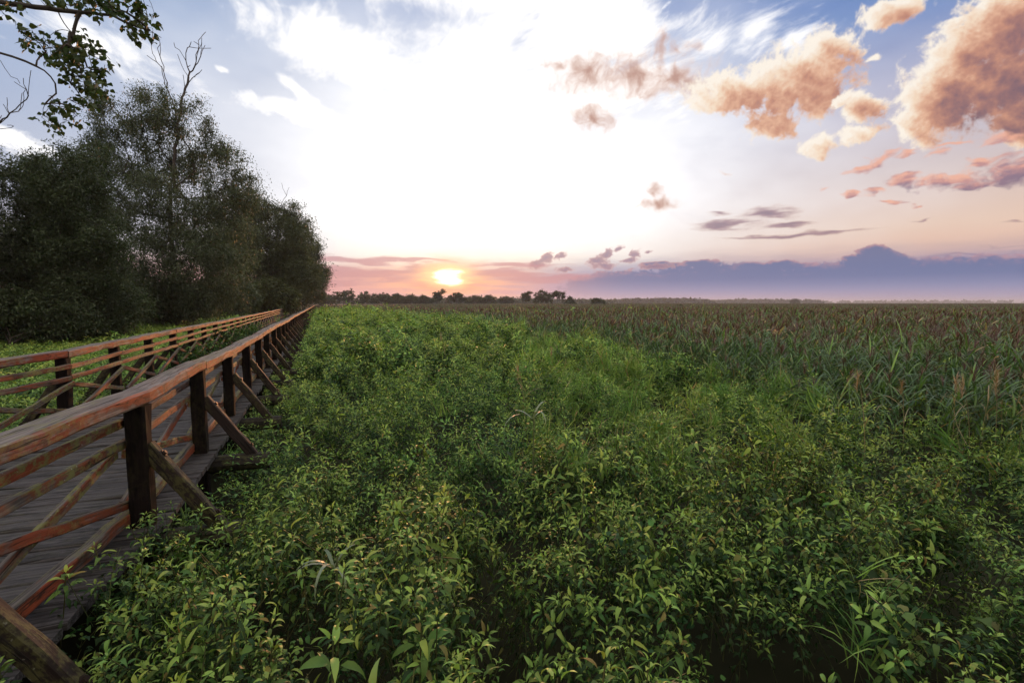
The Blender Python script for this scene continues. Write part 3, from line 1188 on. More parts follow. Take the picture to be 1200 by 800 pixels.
def veg_top(x, y):
    """height of the green growth, mounded"""
    h = 0.80 + 0.20 * sstep(y, 6, 22) + 0.35 * sstep(y, 22, 70)
    big = fbm(x * 0.42, y * 0.42, 1301, 3)
    mid = fbm(x * 1.35, y * 1.35, 1311, 3)
    fine = fbm(x * 3.6, y * 3.6, 1321, 2)
    h = h + (0.55 * big + 0.52 * mid + 0.18 * fine) * (1 + 0.45 * sstep(y, 5, 11) - 0.4 * sstep(y, 30, 60))
    hol = np.abs(perlin(x * 0.85 + 0.3 * mid, y * 0.85, 1331))
    h = h - 0.85 * sstep(hol, 0.24, 0.03) * (1 - 0.5 * sstep(y, 8, 24)) * sstep(y, 1.0, 2.6)
    d = (x - XR(y)) * 0.925
    h = np.where(d > 0, (0.42 + 0.16 * sstep(y, 4.6, 3.8) + 0.20 * sstep(y, 3.6, 2.6) + 0.12 * mid) + (h - 0.44) * sstep(d, 0.35, 1.25 + 0.3 * big), h)
    hl = 0.62 + 0.30 * sstep(y, 10, 40) + 0.25 * big * 0.8 + 0.14 * mid
    return np.where(x < (XR(y) + XL(y)) / 2, hl, h)


def free(x, y, m=0.12):
    return (x > XR(y) + m) | (x < XL(y) - m)


def in_view(x, y, pad=2.2):
    return (y > -0.3) & (np.abs(x) < y * np.where(x < 0, 1.35, 1.16) + pad)


def sprinkle(r, x0, x1, y0, y1, dens):
    n = int((x1 - x0) * (y1 - y0) * dens)
    return r.uniform(x0, x1, n), r.uniform(y0, y1, n)


def ground_z(x, y):
    r = np.sqrt(x * x + y * y)
    return 1.15 * sstep(r, 70, 230) - 0.02


# ---------------------------------------------------------------- ground
def build_ground():
    rad = np.concatenate([np.linspace(0.0, 60, 40), np.geomspace(64, 14000, 60)])
    na = 160
    ang = np.linspace(0, 2 * np.pi, na, endpoint=False)
    A_, R_ = np.meshgrid(ang, rad)
    X, Y = R_ * np.sin(A_), R_ * np.cos(A_)
    Z = ground_z(X, Y) + 0.05 * perlin(X * 0.7, Y * 0.7, 5) * (R_ < 70)
    V = np.stack([X, Y, Z], -1).reshape(-1, 3)
    i = np.arange(len(rad) - 1)[:, None] * na + np.arange(na)[None]
    j = np.arange(len(rad) - 1)[:, None] * na + (np.arange(na)[None] + 1) % na
    F = np.stack([i, i + na, j + na, j], -1).reshape(-1, 4)
    m, t, b, out = new_mat('marsh_ground')
    geo = t.nodes.new('ShaderNodeNewGeometry')
    P = geo.outputs['Position']
    dist = b.v('LENGTH', P, out=1)
    far = b.smooth(dist, 60, 140)
    n1 = b.noise(b.v('MULTIPLY', P, (0.02, 0.008, 0.0)), 1.0, 5, 0.6)
    n2 = b.noise(b.v('MULTIPLY', P, (0.6, 0.25, 0.0)), 1.0, 4, 0.65)
    reedc = b.mix(n2, (0.062, 0.050, 0.032, 1), (0.125, 0.078, 0.055, 1))
    grass = b.mix(n2, (0.055, 0.075, 0.030, 1), (0.11, 0.12, 0.050, 1))
    fc = b.mix(b.smooth(n1, 0.52, 0.60), reedc, grass)
    soil = b.mix(b.noise(P, 3.0, 5, 0.6), (0.012, 0.013, 0.007, 1), (0.035, 0.035, 0.018, 1))
    c = b.mix(far, soil, fc)
    p = principled(t, b, c, 0.95, 0.1)
    t.links.new(p.outputs[0], out.inputs[0])
    o = link('marsh_ground', mesh_from('marsh_ground', V, F, m, smooth=True))
    o['kind'] = 'structure'


build_ground()

# ---------------------------------------------------------------- undergrowth (stuff)
T_ = {}
r0 = np.random.default_rng(77)
for lod in (0, 1, 2):
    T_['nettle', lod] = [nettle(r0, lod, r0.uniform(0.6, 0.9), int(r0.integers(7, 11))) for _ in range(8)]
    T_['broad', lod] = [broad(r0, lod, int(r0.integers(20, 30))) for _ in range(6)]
    T_['grass', lod] = [tussock(r0, lod, 18 if lod < 2 else 9) for _ in range(6)]


def green_cover():
    r = np.random.default_rng(501)
    sc = Scatter()
    zones = [(-0.3, 5.2, 0, (190, 92, 66), 0.56), (5.2, 12.5, 1, (118, 50, 66), 0.72), (12.5, 26, 2, (66, 38, 48), 0.98), (26, 48, 2, (22, 11, 16), 1.7), (48, 90, 2, (5.0, 2.2, 5), 3.2)]
    for (r0_, r1, lod, dens, size) in zones:
        for kind, dn in zip(('nettle', 'broad', 'grass'), dens):
            xm = r1 * 0.80 + 2.5
            x, y = sprinkle(r, -xm - 1.5, xm, -0.3, r1, dn)
            rr = np.sqrt(x * x + y * y)
            k = (rr >= r0_) & (rr < r1) & in_view(x, y) & free(x, y)
            x, y, rr = x[k], y[k], rr[k]
            sp = fbm(x * 0.32, y * 0.32, 1401, 3)           # which species rules where
            gz = sstep(y, 3.6, 7.5) * sstep(x, -1.8, 1.2) + 0.35 * sstep(y, 14, 30)
            g = np.clip(sp * 1.0 + gz * 0.75 - 0.28, 0, 1)
            if kind == 'grass':
                pr = np.clip(g * 1.5, 0.02, 1)
            elif kind == 'nettle':
                pr = np.clip(1.0 - 0.9 * g - 0.5 * np.clip(fbm(x * .5, y * .5, 1411, 2), 0, 1), 0.08, 1)
            else:
                pr = np.clip(0.30 - 0.45 * g + 1.1 * fbm(x * .5, y * .5, 1411, 2), 0.03, 1)
            hol = np.abs(perlin(x * 0.85, y * 0.85, 1331))
            pr = pr * (1 - 0.85 * sstep(hol, 0.20, 0.03) * sstep(y, 24, 8))
            keep = (r.random(len(x)) < pr) & (r.random(len(x)) < 1 - 0.92 * reed_mask(x, y))
            x, y = x[keep], y[keep]
            n = len(x)
            top = veg_top(x, y)
            s = size * np.exp(r.normal(0, 0.22, n)).clip(0.6, 1.6)
            # some plants stand proud, many fill in lower down
            u = r.random(n)
            lift = np.where(u < 0.24, r.uniform(0.03, 0.26, n), -0.40 * r.random(n)) * (0.8 if kind != 'grass' else 0.5)
            z = top + np.where(lift > 0, lift * sstep(np.sqrt(x * x + y * y), 1.6, 3.4), lift) * (1 if lod < 2 else 0.8)
            e = 0.15
            gx = (veg_top(x + e, y) - veg_top(x - e, y)) / (2 * e)
            gy = (veg_top(x, y + e) - veg_top(x, y - e)) / (2 * e)
            tow = np.clip(np.stack([-gx, -gy], -1), -0.6, 0.6) * 0.8
            patch = fbm(x * 0.8, y * 0.8, 1421, 3)
            val = (1.10 + 0.15 * sstep(y, 4, 9) + 0.42 * patch + r.normal(0, 0.14, n)).clip(0.5, 2.0)
            hue = fbm(x * 0.25, y * 0.25, 1431, 2) * 0.22 + r.normal(0, 0.06, n)
            cm = np.stack([val * (1 + hue), val, val * (1 - 0.3 * hue)], -1).astype(np.float32)
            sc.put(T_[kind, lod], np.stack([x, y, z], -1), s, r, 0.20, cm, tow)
    # weeds that have climbed the left railing in the middle distance
    n = 260
    y = r.uniform(12.5, 30, n)
    x = XL(y) + r.normal(0.10, 0.16, n)
    z = DECK + r.uniform(0.1, 0.95, n) * (0.45 + 0.55 * np.clip(0.5 + fbm(x * .9, y * .9, 1441, 2), 0, 1))
    val = r.normal(1.15, 0.15, n).clip(.6, 1.6)
    cm = np.stack([val, val, val], -1).astype(np.float32)
    sc.put(T_['broad', 2], np.stack([x, y, z], -1), r.uniform(1.0, 1.7, n), r, 0.3, cm)
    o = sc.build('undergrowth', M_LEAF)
    tag(o, 'dense green nettles, bindweed and grass filling the marsh beside the boardwalk', 'undergrowth', kind='stuff')


green_cover()


def reed_bed():
    r = np.random.default_rng(601)
    sc = Scatter()
    tp = {lod: [reed(r, lod, r.uniform(1.25, 1.6), k % 10 < (4, 6, 8)[lod]) for k in range(10)] for lod in (0, 1, 2)}
    for (r0_, r1, lod, dn, size) in [(5, 14, 0, 44, 1.0), (14, 32, 1, 28, 1.0), (32, 75, 2, 8, 1.1)]:
        xm = r1 * 0.80 + 3
        x, y = sprinkle(r, -xm, xm, 4, r1, dn)
        rr = np.sqrt(x * x + y * y)
        k = (rr >= r0_) & (rr < r1) & in_view(x, y, 3) & (x > XR(y) + 2)
        x, y = x[k], y[k]
        mk = reed_mask(x, y)
        clump = fbm(x * 0.55, y * 0.55, 1501, 3)
        k = r.random(len(x)) < mk * np.clip(0.72 + 1.3 * clump, 0.05, 1)
        x, y = x[k], y[k]
        n = len(x)
        hs = (0.97 + 0.18 * fbm(x * 0.22, y * 0.22, 1511, 3) + 0.14 * fbm(x * 0.8, y * 0.8, 1513, 2) + r.normal(0, 0.08, n)) * (0.80 + 0.20 * sstep(mk[k], 0.3, 1))
        val = (1 + 0.3 * fbm(x * 0.6, y * 0.6, 1521, 3) + r.normal(0, 0.12, n)).clip(0.5, 1.6)
        cm = np.stack([val, val, val], -1).astype(np.float32)
        sc.put(tp[lod], np.stack([x, y, ground_z(x, y)], -1), hs * size ** 0.3, r, 0.11, cm, np.tile(np.array([[0.10, -0.03]]), (n, 1)))
    # thinning out with distance: broad tufts of the same leaves and plumes
    n = 42000
    rad = 70 * np.exp(r.uniform(0, math.log(900 / 70), n))
    a = r.uniform(R(-47), R(47), n)
    x, y = rad * np.sin(a), rad * np.cos(a)
    k = (x > XR(np.minimum(y, 140)) + 3)
    mk = np.clip(reed_mask(x, y) + 0.5 * (rad > 250), 0, 1)
    k &= r.random(n) < 0.15 + 0.85 * mk
    x, y, rad = x[k], y[k], rad[k]
    sz = 1.0 + (rad - 70) / 260.0
    val = (1 + 0.3 * fbm(x * 0.05, y * 0.03, 1531, 3) + r.normal(0, 0.15, len(x))).clip(0.5, 1.6)
    cm = np.stack([val, val, val], -1).astype(np.float32)
    tuft = []
    for q in range(8):
        t = Tpl()
        for w in range(12):
            v, f = strip(r.uniform(0.4, 0.7), 0.045, 2, r.uniform(0.8, 1.4), r.uniform(0.6, 2.0))
            v = rot(v, r.uniform(0, 6.3))
            t.add(v + np.array([r.normal(0, .5), r.normal(0, .3), -0.12], np.float32), f, vary(r, C_PLUME if r.random() < 0.68 else G_REED, 0.1, 0.3))
        tuft.append(t.done())
    sc.put(tuft, np.stack([x, y, ground_z(x, y) + 0.28 + 1.1 * sstep(-rad, -230, -70)], -1), np.minimum(sz, 2.2), r, 0.05, cm)
    o = sc.build('reed_bed', M_REED)
    tag(o, 'wide bed of reeds with purplish brown plumes stretching to the horizon', 'reeds', kind='stuff')


reed_bed()
# ---------------------------------------------------------------- trees
m, t, b, out = new_mat('bark')
geo = t.nodes.new('ShaderNodeNewGeometry')
nb = b.noise(b.v('MULTIPLY', geo.outputs['Position'], (9, 9, 2.2)), 1.0, 5, 0.6)
p = principled(t, b, b.mix(nb, (0.030, 0.026, 0.022, 1), (0.105, 0.092, 0.078, 1)), 0.9, 0.2, bump(t, b, nb, 0.7, 0.03))
t.links.new(p.outputs[0], out.inputs[0])
M_BARK = m
m, t, b, out = new_mat('dead_wood')
geo = t.nodes.new('ShaderNodeNewGeometry')
nb = b.noise(b.v('MULTIPLY', geo.outputs['Position'], (9, 9, 3)), 1.0, 5, 0.6)
p = principled(t, b, b.mix(nb, (0.050, 0.042, 0.040, 1), (0.13, 0.11, 0.10, 1)), 0.9, 0.2)
t.links.new(p.outputs[0], out.inputs[0])
M_DEAD = m
M_TREE = leaf_material('tree_leaves', 0.22, 0.55, 0.28, noise=False)
M_FAR = leaf_material('far_tree_leaves', 0.12, 0.7, 0.15, noise=False)


class Branches:
    """skeleton of nodes; tubes follow it, thicker where more twigs hang on"""

    def __init__(s):
        s.P, s.par = [], []

    def add(s, p, par):
        s.P.append(np.asarray(p, float))
        s.par.append(par)
        return len(s.P) - 1

    def chain(s, pts, par=-1):
        for p in pts:
            par = s.add(p, par)
        return par

    def grow_to(s, p, r, step=0.8, wander=0.10):
        P = np.array(s.P)
        d = np.linalg.norm(P - p, axis=1) + 0.9 * np.maximum(0, P[:, 2] - p[2] + 0.3) + 0.05 * np.linalg.norm(P[:, :2] - P[0, :2], axis=1)
        i = int(np.argmin(d))
        a = P[i]
        L = np.linalg.norm(p - a)
        n = max(1, int(L / step))
        q = i
        mid = (a + p) / 2 + np.array([0, 0, 0.10 * L]) + r.normal(0, wander * L * 0.5, 3)
        for k in range(1, n + 1):
            u = k / n
            b_ = (1 - u) ** 2 * a + 2 * u * (1 - u) * mid + u * u * p
            q = s.add(b_, q)
        return q

    def radii(s, tip, power=0.46, rmax=None):
        n = len(s.P)
        cnt = np.zeros(n)
        child = np.zeros(n)
        for i in range(n):
            if s.par[i] >= 0:
                child[s.par[i]] += 1
        cnt[child == 0] = 1
        for i in range(n - 1, -1, -1):
            if s.par[i] >= 0:
                cnt[s.par[i]] += cnt[i]
        rr = tip * cnt ** power
        return rr if rmax is None else np.minimum(rr, rmax)

    def mesh(s, name, mat, tip, power=0.46, rmax=None, k=5, flare=1.0):
        rr = s.radii(tip, power, rmax)
        V, F = [], []
        n = len(s.P)
        for i in range(n):
            j = s.par[i]
            if j < 0:
                continue
            a, c = s.P[j], s.P[i]
            d = c - a
            L = np.linalg.norm(d)
            if L < 1e-5:
                continue
            d = d / L
            h = np.array([0, 0, 1.0]) if abs(d[2]) < 0.9 else np.array([1.0, 0, 0])
            u = np.cross(d, h)
            u /= np.linalg.norm(u)
            v = np.cross(d, u)
            ra = min(rr[j], rr[i] * 1.35) * (flare if s.par[j] < 0 else 1)
            kk = k if rr[i] > tip * 3 else 3
            o = len(V)
            for (c0, r_) in ((a - d * ra * 0.3, ra), (c + d * rr[i] * 0.3, rr[i])):
                for q in range(kk):
                    th = 2 * math.pi * q / kk
                    V.append(c0 + (u * math.cos(th) + v * math.sin(th)) * r_)
            for q in range(kk):
                F.append((o + q, o + (q + 1) % kk, o + kk + (q + 1) % kk, o + kk + q))
        return mesh_from(name, np.array(V), F, mat, smooth=True)


def leaf_cloud(r, centres, per, sigma, L, W, cols, droop=0.6, spread=0.25, hang=0.0, dark_low=None):
    """many separate small leaves round each twig end"""
    n = len(centres) * per
    c = np.repeat(np.asarray(centres, np.float32), per, 0)
    off = r.normal(0, 1, (n, 3)).astype(np.float32)
    ln = np.linalg.norm(off, axis=1, keepdims=True)
    off = off / ln * (np.minimum(np.abs(r.normal(0, 1, (n, 1))), 1.5) ** 0.8).astype(np.float32)
    sg = np.repeat(r.uniform(0.6, 1.4, (len(centres), 1)), per, 0).astype(np.float32) * sigma
    off = off * sg * np.array([1, 1, 0.75], np.float32)
    if hang:
        off[:, 2] -= np.abs(r.normal(0, hang, n)) * (r.random(n) < 0.5)
    p = c + off
    yaw = r.uniform(0, 2 * np.pi, n)
    pit = -droop + r.normal(0, 0.5, n)
    rol = r.uniform(-1.2, 1.2, n)
    X = np.stack([np.cos(yaw) * np.cos(pit), np.sin(yaw) * np.cos(pit), np.sin(pit)], -1)
    S0 = np.stack([-np.sin(yaw), np.cos(yaw), np.zeros(n)], -1)
    N = np.cross(X, S0)
    S = S0 * np.cos(rol)[:, None] + N * np.sin(rol)[:, None]
    s = r.uniform(0.65, 1.35, n)[:, None]
    a = p
    V = np.stack([a, a + X * (L * .45) * s + S * (W / 2) * s, a + X * L * s, a + X * (L * .45) * s - S * (W / 2) * s], 1).reshape(-1, 3)
    F = np.arange(n * 4, dtype=np.int32).reshape(-1, 4)
    k = r.integers(0, len(cols), n)
    cl = np.array(cols)[k] * np.repeat(r.normal(1, 0.16, (len(centres), 1)).clip(0.6, 1.5), per, 0) * r.normal(1, 0.18, (n, 1)).clip(0.5, 1.6)
    return V, F, np.repeat(cl, 4, 0)


def sample_lobes(r, lobes, n, shell=0.45):
    vol = np.array([l[3] * l[4] * l[5] for l in lobes]) ** 0.8
    pick = r.choice(len(lobes), n, p=vol / vol.sum())
    u = r.normal(0, 1, (n, 3))
    u /= np.linalg.norm(u, axis=1, keepdims=True)
    rad = r.random((n, 1)) ** shell
    L = np.array([l[:6] for l in lobes])[pick]
    return L[:, :3] + u * rad * L[:, 3:6]


WILLOW = [(0.074, 0.096, 0.056), (0.095, 0.116, 0.072), (0.058, 0.080, 0.042), (0.115, 0.134, 0.090)]
DARKG = [(0.050, 0.070, 0.034), (0.066, 0.088, 0.042), (0.040, 0.058, 0.026)]
OLIVE = [(0.085, 0.098, 0.036), (0.065, 0.082, 0.030), (0.052, 0.066, 0.026)]


def tree(name, cat, label, base, lobes, trunk, attr_n, per, sigma, L, W, cols, seed, tip=0.012, trunk_r=None, group=None, droop=0.6, hang=0.0, depth=0.8, shell=0.45,
         mat=None, skirt=True):
    """lobes in local metres (x, y, z, rx, ry, rz); trunk: list of local points"""
    r = np.random.default_rng(seed)
    root = empty(name, (base[0], base[1], base[2]))
    tag(root, label, cat, group)
    at_ = sample_lobes(r, lobes, attr_n, shell)
    at_ = at_[at_[:, 2] > 0.15]
    B = Branches()
    tk = []
    tr = np.array(trunk, float)
    for i in range(len(tr) - 1):
        m_ = max(2, int(np.linalg.norm(tr[i + 1] - tr[i]) / 0.7))
        tk += [tr[i] + (tr[i + 1] - tr[i]) * k / m_ + (r.normal(0, 0.03, 3) if (i or k) else 0) for k in range(m_)]
    tk.append(tr[-1])
    B.chain(tk)
    order = np.argsort(np.linalg.norm((at_ - tr[-1]) * np.array([1, 1, 0.8]), axis=1))
    for i in order:
        B.grow_to(at_[i], r)
    link('trunk', B.mesh('trunk', M_BARK, tip, 0.46, trunk_r, flare=1.3), root)
    V, F, C = leaf_cloud(r, at_, per, sigma, L, W, cols, droop, hang=hang)
    link('crown', mesh_from('crown', V, F, mat or M_TREE, {'col': C}), root)
    return root, r


def px_lobes(Y, base, items, depth=0.75, yoff=0.0):
    """crown lobes seen at pixels of the photograph, as solid ellipsoids at forward distance Y"""
    k = Y / FPX
    out = []
    r = np.random.default_rng(int(Y * 10) + len(items))
    for (x, y, rx, ry) in items:
        p = at(x, y, Y)
        out.append((p.x - base[0], r.normal(0, rx * k * 0.35) + yoff, p.z - base[2], rx * k * 0.95, max(rx, ry) * k * depth, ry * k * 0.95))
    return out


def base_at(x, Y, z=0.0):
    p = at(x, 380, Y)
    return (p.x, Y, z)


def deadwood(parent, base, chains, Y, tip, seed, name='dead_limb', twigs=6):
    """bare limbs drawn as chains of pixels at distance Y, with small side twigs"""
    r = np.random.default_rng(seed)
    k = Y / FPX
    B = Branches()
    ends = []
    dz = 0.0
    for ch in chains:
        pts = [np.array(at(x, y, Y)) - np.array(base) + np.array([0, r.normal(0, 0.15) if i else 0, 0]) for i, (x, y) in enumerate(ch)]
        par = -1
        if B.P:
            P = np.array(B.P)
            d = np.linalg.norm((P - pts[0])[:, [0, 2]], axis=1)
            i = int(np.argmin(d))
            if d[i] < 10 * k:
                par = i
        prev = None
        for a, c in zip(pts[:-1], pts[1:]):
            n = max(2, int(np.linalg.norm(c - a) / (5 * k)))
            if prev is None and par < 0:
                par = B.add(a, -1)
            for q in range(1, n + 1):
                par = B.add(a + (c - a) * q / n + r.normal(0, 0.8 * k, 3), par)
                if r.random() < twigs / 20:
                    tw = par
                    d = (c - a) / np.linalg.norm(c - a) + r.normal(0, 0.75, 3) * np.array([1, 0.7, 0.8]) + np.array([0, 0, 0.35])
                    for w in range(int(r.integers(2, 5))):
                        tw = B.add(B.P[tw] + d * 2.6 * k + r.normal(0, 0.7 * k, 3), tw)
            prev = c
    return link(name, B.mesh(name, M_DEAD, tip, 0.5), parent)


# big grey-green willow with a dead top, in the middle of the row
bs = base_at(207, 34)
lob = px_lobes(34, bs, [(205, 138, 46, 36), (150, 128, 40, 30), (118, 168, 40, 44), (185, 180, 66, 44), (246, 172, 34, 42), (262, 222, 32, 46), (215, 245, 62, 50),
                        (140, 235, 50, 56), (170, 300, 80, 54), (245, 295, 50, 60), (205, 345, 90, 32), (275, 245, 24, 34), (284, 215, 18, 24), (262, 300, 50, 60), (110, 330, 70, 44)], 0.8)
wt, r = tree('willow_tree', 'tree', 'tallest grey green willow with bare dead limbs sticking out of its crown', bs, lob,
             [(0, 0, -0.2), (0.1, 0, 3.5), (-0.2, 0.2, 7.0), (0.1, 0, 10.5)], 800, 270, 0.62, 0.17, 0.050, WILLOW, 31, 0.016, 0.55, droop=0.7, hang=0.5)
deadwood(wt, bs, [[(203, 225), (206, 185), (212, 140), (218, 105), (221, 85)], [(221, 85), (228, 78), (236, 66), (240, 54)], [(221, 85), (216, 70), (208, 58), (205, 52)], [(228, 78), (234, 60), (233, 48)],
                  [(219, 98), (230, 92), (238, 82)], [(208, 165), (203, 130), (195, 100), (186, 78), (176, 56)], [(196, 103), (194, 80), (191, 62)], [(216, 70), (220, 58), (225, 50)]], 33.6, 0.020, 5, 'dead_limb', 7)

# trees further along, to the end of the row
bs = base_at(318, 66)
lob = px_lobes(66, bs, [(318, 262, 34, 30), (340, 285, 30, 34), (300, 290, 36, 40), (322, 318, 42, 34), (285, 320, 36, 40), (355, 312, 20, 26), (310, 345, 52, 18), (286, 262, 26, 34), (300, 238, 20, 20), (340, 250, 20, 20)], 0.8)
t2, r = tree('willow_tree', 'tree', 'shorter rounded willow right of the tallest one, with two thin dead twigs above', bs, lob,
             [(0, 0, -0.2), (0.2, 0, 4), (0, 0.3, 8)], 640, 220, 0.92, 0.30, 0.085, OLIVE + WILLOW, 32, 0.022, 0.5, droop=0.6, hang=0.5)
deadwood(t2, bs, [[(298, 250), (299, 228), (301, 204)], [(299, 228), (305, 214), (304, 205)], [(330, 245), (335, 228), (331, 214)], [(335, 228), (339, 220)]], 65, 0.022, 6, 'dead_twig', 3)
bs = base_at(356, 92, 0.2)
lob = px_lobes(92, bs, [(356, 292, 22, 26), (366, 318, 17, 22), (345, 318, 24, 28), (352, 340, 32, 16), (372, 330, 11, 14)], 0.8)
tree('willow_tree', 'tree', 'last leafy tree at the right end of the row, beside the far handrail', bs, lob, [(0, 0, -0.2), (0.1, 0, 4), (0, 0.2, 8)],
     400, 170, 1.1, 0.40, 0.11, DARKG + WILLOW, 33, 0.028, 0.5, droop=0.6, hang=0.6)

# broad dark trees on the left, nearer
bs = base_at(62, 23)
lob = px_lobes(23, bs, [(70, 205, 48, 34), (108, 225, 40, 44), (28, 215, 36, 38), (55, 262, 66, 50), (118, 300, 46, 56), (30, 320, 60, 50), (88, 350, 66, 40), (95, 180, 26, 22)], 0.8)
tree('broadleaf_tree', 'tree', 'dark bushy tree left of the tallest willow, spreading down to the grass', bs, lob, [(0, 0, -0.2), (0.1, 0, 2.2), (-0.3, 0.2, 4.6)],
     680, 260, 0.42, 0.125, 0.042, DARKG + WILLOW[:1], 34, 0.010, 0.30, droop=0.5, hang=0.25)
bs = base_at(-75, 21)
lob = px_lobes(21, bs, [(-20, 205, 46, 40), (-80, 180, 70, 60), (-40, 262, 76, 54), (-110, 280, 80, 70), (-20, 330, 70, 54), (-100, 360, 80, 40), (12, 238, 26, 36)], 0.8)
t5, r = tree('broadleaf_tree', 'tree', 'thin leaved tree cut by the left edge of the photo, with a bare forked limb', bs, lob, [(0, 0, -0.2), (0.1, 0, 2.6), (0.3, 0.2, 5.2)],
             560, 220, 0.42, 0.125, 0.042, WILLOW, 35, 0.010, 0.30, droop=0.5, hang=0.25)
deadwood(t5, bs, [[(-60, 200), (-30, 170), (0, 150), (20, 135), (35, 118), (39, 98)], [(20, 135), (18, 118), (21, 100)], [(0, 150), (4, 130), (8, 114)], [(-8, 155), (6, 150), (13, 146)]], 17.5, 0.011, 8, 'dead_limb', 4)

# bushes along the foot of the row
BUSH = [(118, 352, 40, 30, 26, 'low dark bush under the dark tree left of the tallest willow', DARKG),
        (205, 350, 44, 28, 33, 'grey green bush at the foot of the tallest willow', WILLOW),
        (262, 345, 34, 26, 48, 'rounded bush between the tallest willow and the shorter one', WILLOW),
        (318, 346, 30, 20, 62, 'bush at the foot of the shorter rounded willow', OLIVE),
        (10, 368, 70, 34, 20, 'wide added dark bush standing in for shadow at the left edge, behind the left railing', DARKG),  # this and the next are added to darken the shadowed tree feet
        (92, 372, 46, 26, 23, 'low added dark bush standing in for shadow, just right of the wide one', DARKG)]
for i, (x, y, rx, ry, Y, lab, cols) in enumerate(BUSH):
    bs = base_at(x, Y)
    k = Y / FPX
    lob = px_lobes(Y, bs, [(x, y, rx, ry), (x - rx * .6, y + 8, rx * .6, ry * .8), (x + rx * .6, y + 6, rx * .6, ry * .8), (x + rx * .2, y - ry * .4, rx * .5, ry * .6)], 0.8)
    tree('bush', 'bush', lab, bs, lob, [(0, 0, -0.1), (0, 0, 0.5), (0.05, 0, 1.0)], 200, 130, 0.22 + 0.008 * Y, 0.05 + 0.0055 * Y, 0.02 + 0.0016 * Y, cols, 50 + i, 0.006 + .0002 * Y, 0.12, droop=0.5)

# poplar standing just left of the view, one limb system reaching over the boardwalk
bs = (-9.8, 6.6, 0.0)
r = np.random.default_rng(91)
pop = empty('poplar_tree', bs)
tag(pop, 'poplar with round leaves whose two boughs hang in at the top left corner', 'tree')
B = Branches()
B.chain([np.array([0, 0, z]) + r.normal(0, 0.03, 3) for z in np.linspace(-0.2, 12.5, 16)])
YB = 6.4


def bough(px, start_z, B, ends, twig_at, rr):
    pts = [np.array(at(x, y, YB + dy)) - np.array(bs) for (x, y, dy) in px]
    P = np.array(B.P)
    i = int(np.argmin(np.abs(P[:16, 2] - start_z)))
    par = i
    a = P[i]
    for q in pts:
        n = max(2, int(np.linalg.norm(q - a) / 0.12))
        for k in range(1, n + 1):
            par = B.add(a + (q - a) * k / n + rr.normal(0, 0.008, 3), par)
            ends.append(par)
        a = q
    return par


on, tw = [], []
bough([(-160, 10, .1), (-60, -4, 0), (0, 4, 0), (40, 8, 0), (80, 13, .05), (130, 19, .1), (160, 30, .1), (190, 44, .1)], 5.6, B, on, None, r)
bough([(-120, 40, -.2), (-40, 54, -.2), (0, 63, -.2), (30, 72, -.15), (52, 82, -.1), (64, 98, -.1), (66, 110, -.1), (52, 122, 0), (50, 134, 0)], 5.0, B, on, None, r)
bough([(-100, 60, -.1), (0, 72, -.1), (14, 90, -.1), (24, 98, -.1)], 5.0, B, on, None, r)


def pix_of(p):
    w = np.array(p) + np.array(bs)
    X, Yy, Z = w[0], w[1], w[2] - CAM_Z
    f = Yy * math.cos(TILT) - Z * math.sin(TILT)
    u = Yy * math.sin(TILT) + Z * math.cos(TILT)
    return 600 + FPX * X / f, 400 - FPX * u / f


# leaf clusters where the photograph shows them
CL = [(20, -4, 22, 7), (60, -6, 30, 8), (96, 4, 18, 10), (128, 8, 18, 12), (150, 14, 18, 14), (172, 18, 14, 15), (160, 34, 20, 9), (147, 40, 10, 6), (10, 10, 14, 8), (110, -2, 30, 9), (140, -8, 40, 8),
      (80, 45, 20, 14), (60, 50, 16, 12), (40, 42, 12, 10), (98, 56, 18, 14), (72, 66, 24, 14), (112, 62, 14, 12), (100, 82, 20, 12), (120, 84, 10, 5), (84, 92, 24, 12), (104, 104, 18, 12), (30, 34, 8, 8),
      (76, 118, 16, 8), (96, 122, 14, 10), (64, 126, 10, 6), (88, 140, 12, 6), (53, 140, 8, 6), (68, 147, 6, 4), (110, 110, 14, 10)]
leaf_p = []
for (x, y, rx, ry) in CL:
    for k in range(max(3, int(rx * ry / 26))):
        u, v = r.normal(0, 0.55, 2)
        p_ = np.array(at(x + u * rx, y + v * ry, YB + r.normal(0, 0.22))) - np.array(bs)
        P = np.array(B.P)
        d = np.linalg.norm(P - p_, axis=1)
        d[:16] = 99
        i = int(np.argmin(d))
        a = P[i]
        q = i
        n = max(1, int(d[i] / 0.07))
        mid = (a + p_) / 2 + r.normal(0, 0.04, 3)
        for w in range(1, n + 1):
            s_ = w / n
            q = B.add((1 - s_) ** 2 * a + 2 * s_ * (1 - s_) * mid + s_ * s_ * p_, q)
        leaf_p.append(p_)
link('trunk', B.mesh('trunk', M_BARK, 0.0034, 0.50, 0.24, k=6), pop)
# round leaves on stalks, each a shaped blade
sc = Scatter()
tp = []
for k in range(6):
    tt = Tpl()
    for w in range(4):
        L_ = r.uniform(0.045, 0.07)
        v, f = leaf_mesh(L_, L_ * r.uniform(0.85, 1.0), 4, r.uniform(0.1, 0.6), 0.12, base=-0.15)
        v = rot(v + np.array([0.03, 0, 0], np.float32), r.uniform(0, 6.3), r.normal(-0.7, 0.5), r.normal(0, 0.6))
        tt.add(v + r.normal(0, 0.018, 3).astype(np.float32), f, vary(r, (0.050, 0.078, 0.026), 0.1, 0.2))
    tp.append(tt.done())
lp = np.array(leaf_p)
rep_ = np.repeat(lp, 2, 0) + r.normal(0, 0.035, (len(lp) * 2, 3))
sc.put(tp, rep_, r.uniform(0.8, 1.2, len(rep_)), r, 0.3)
sc.build('crown', M_TREE, pop)
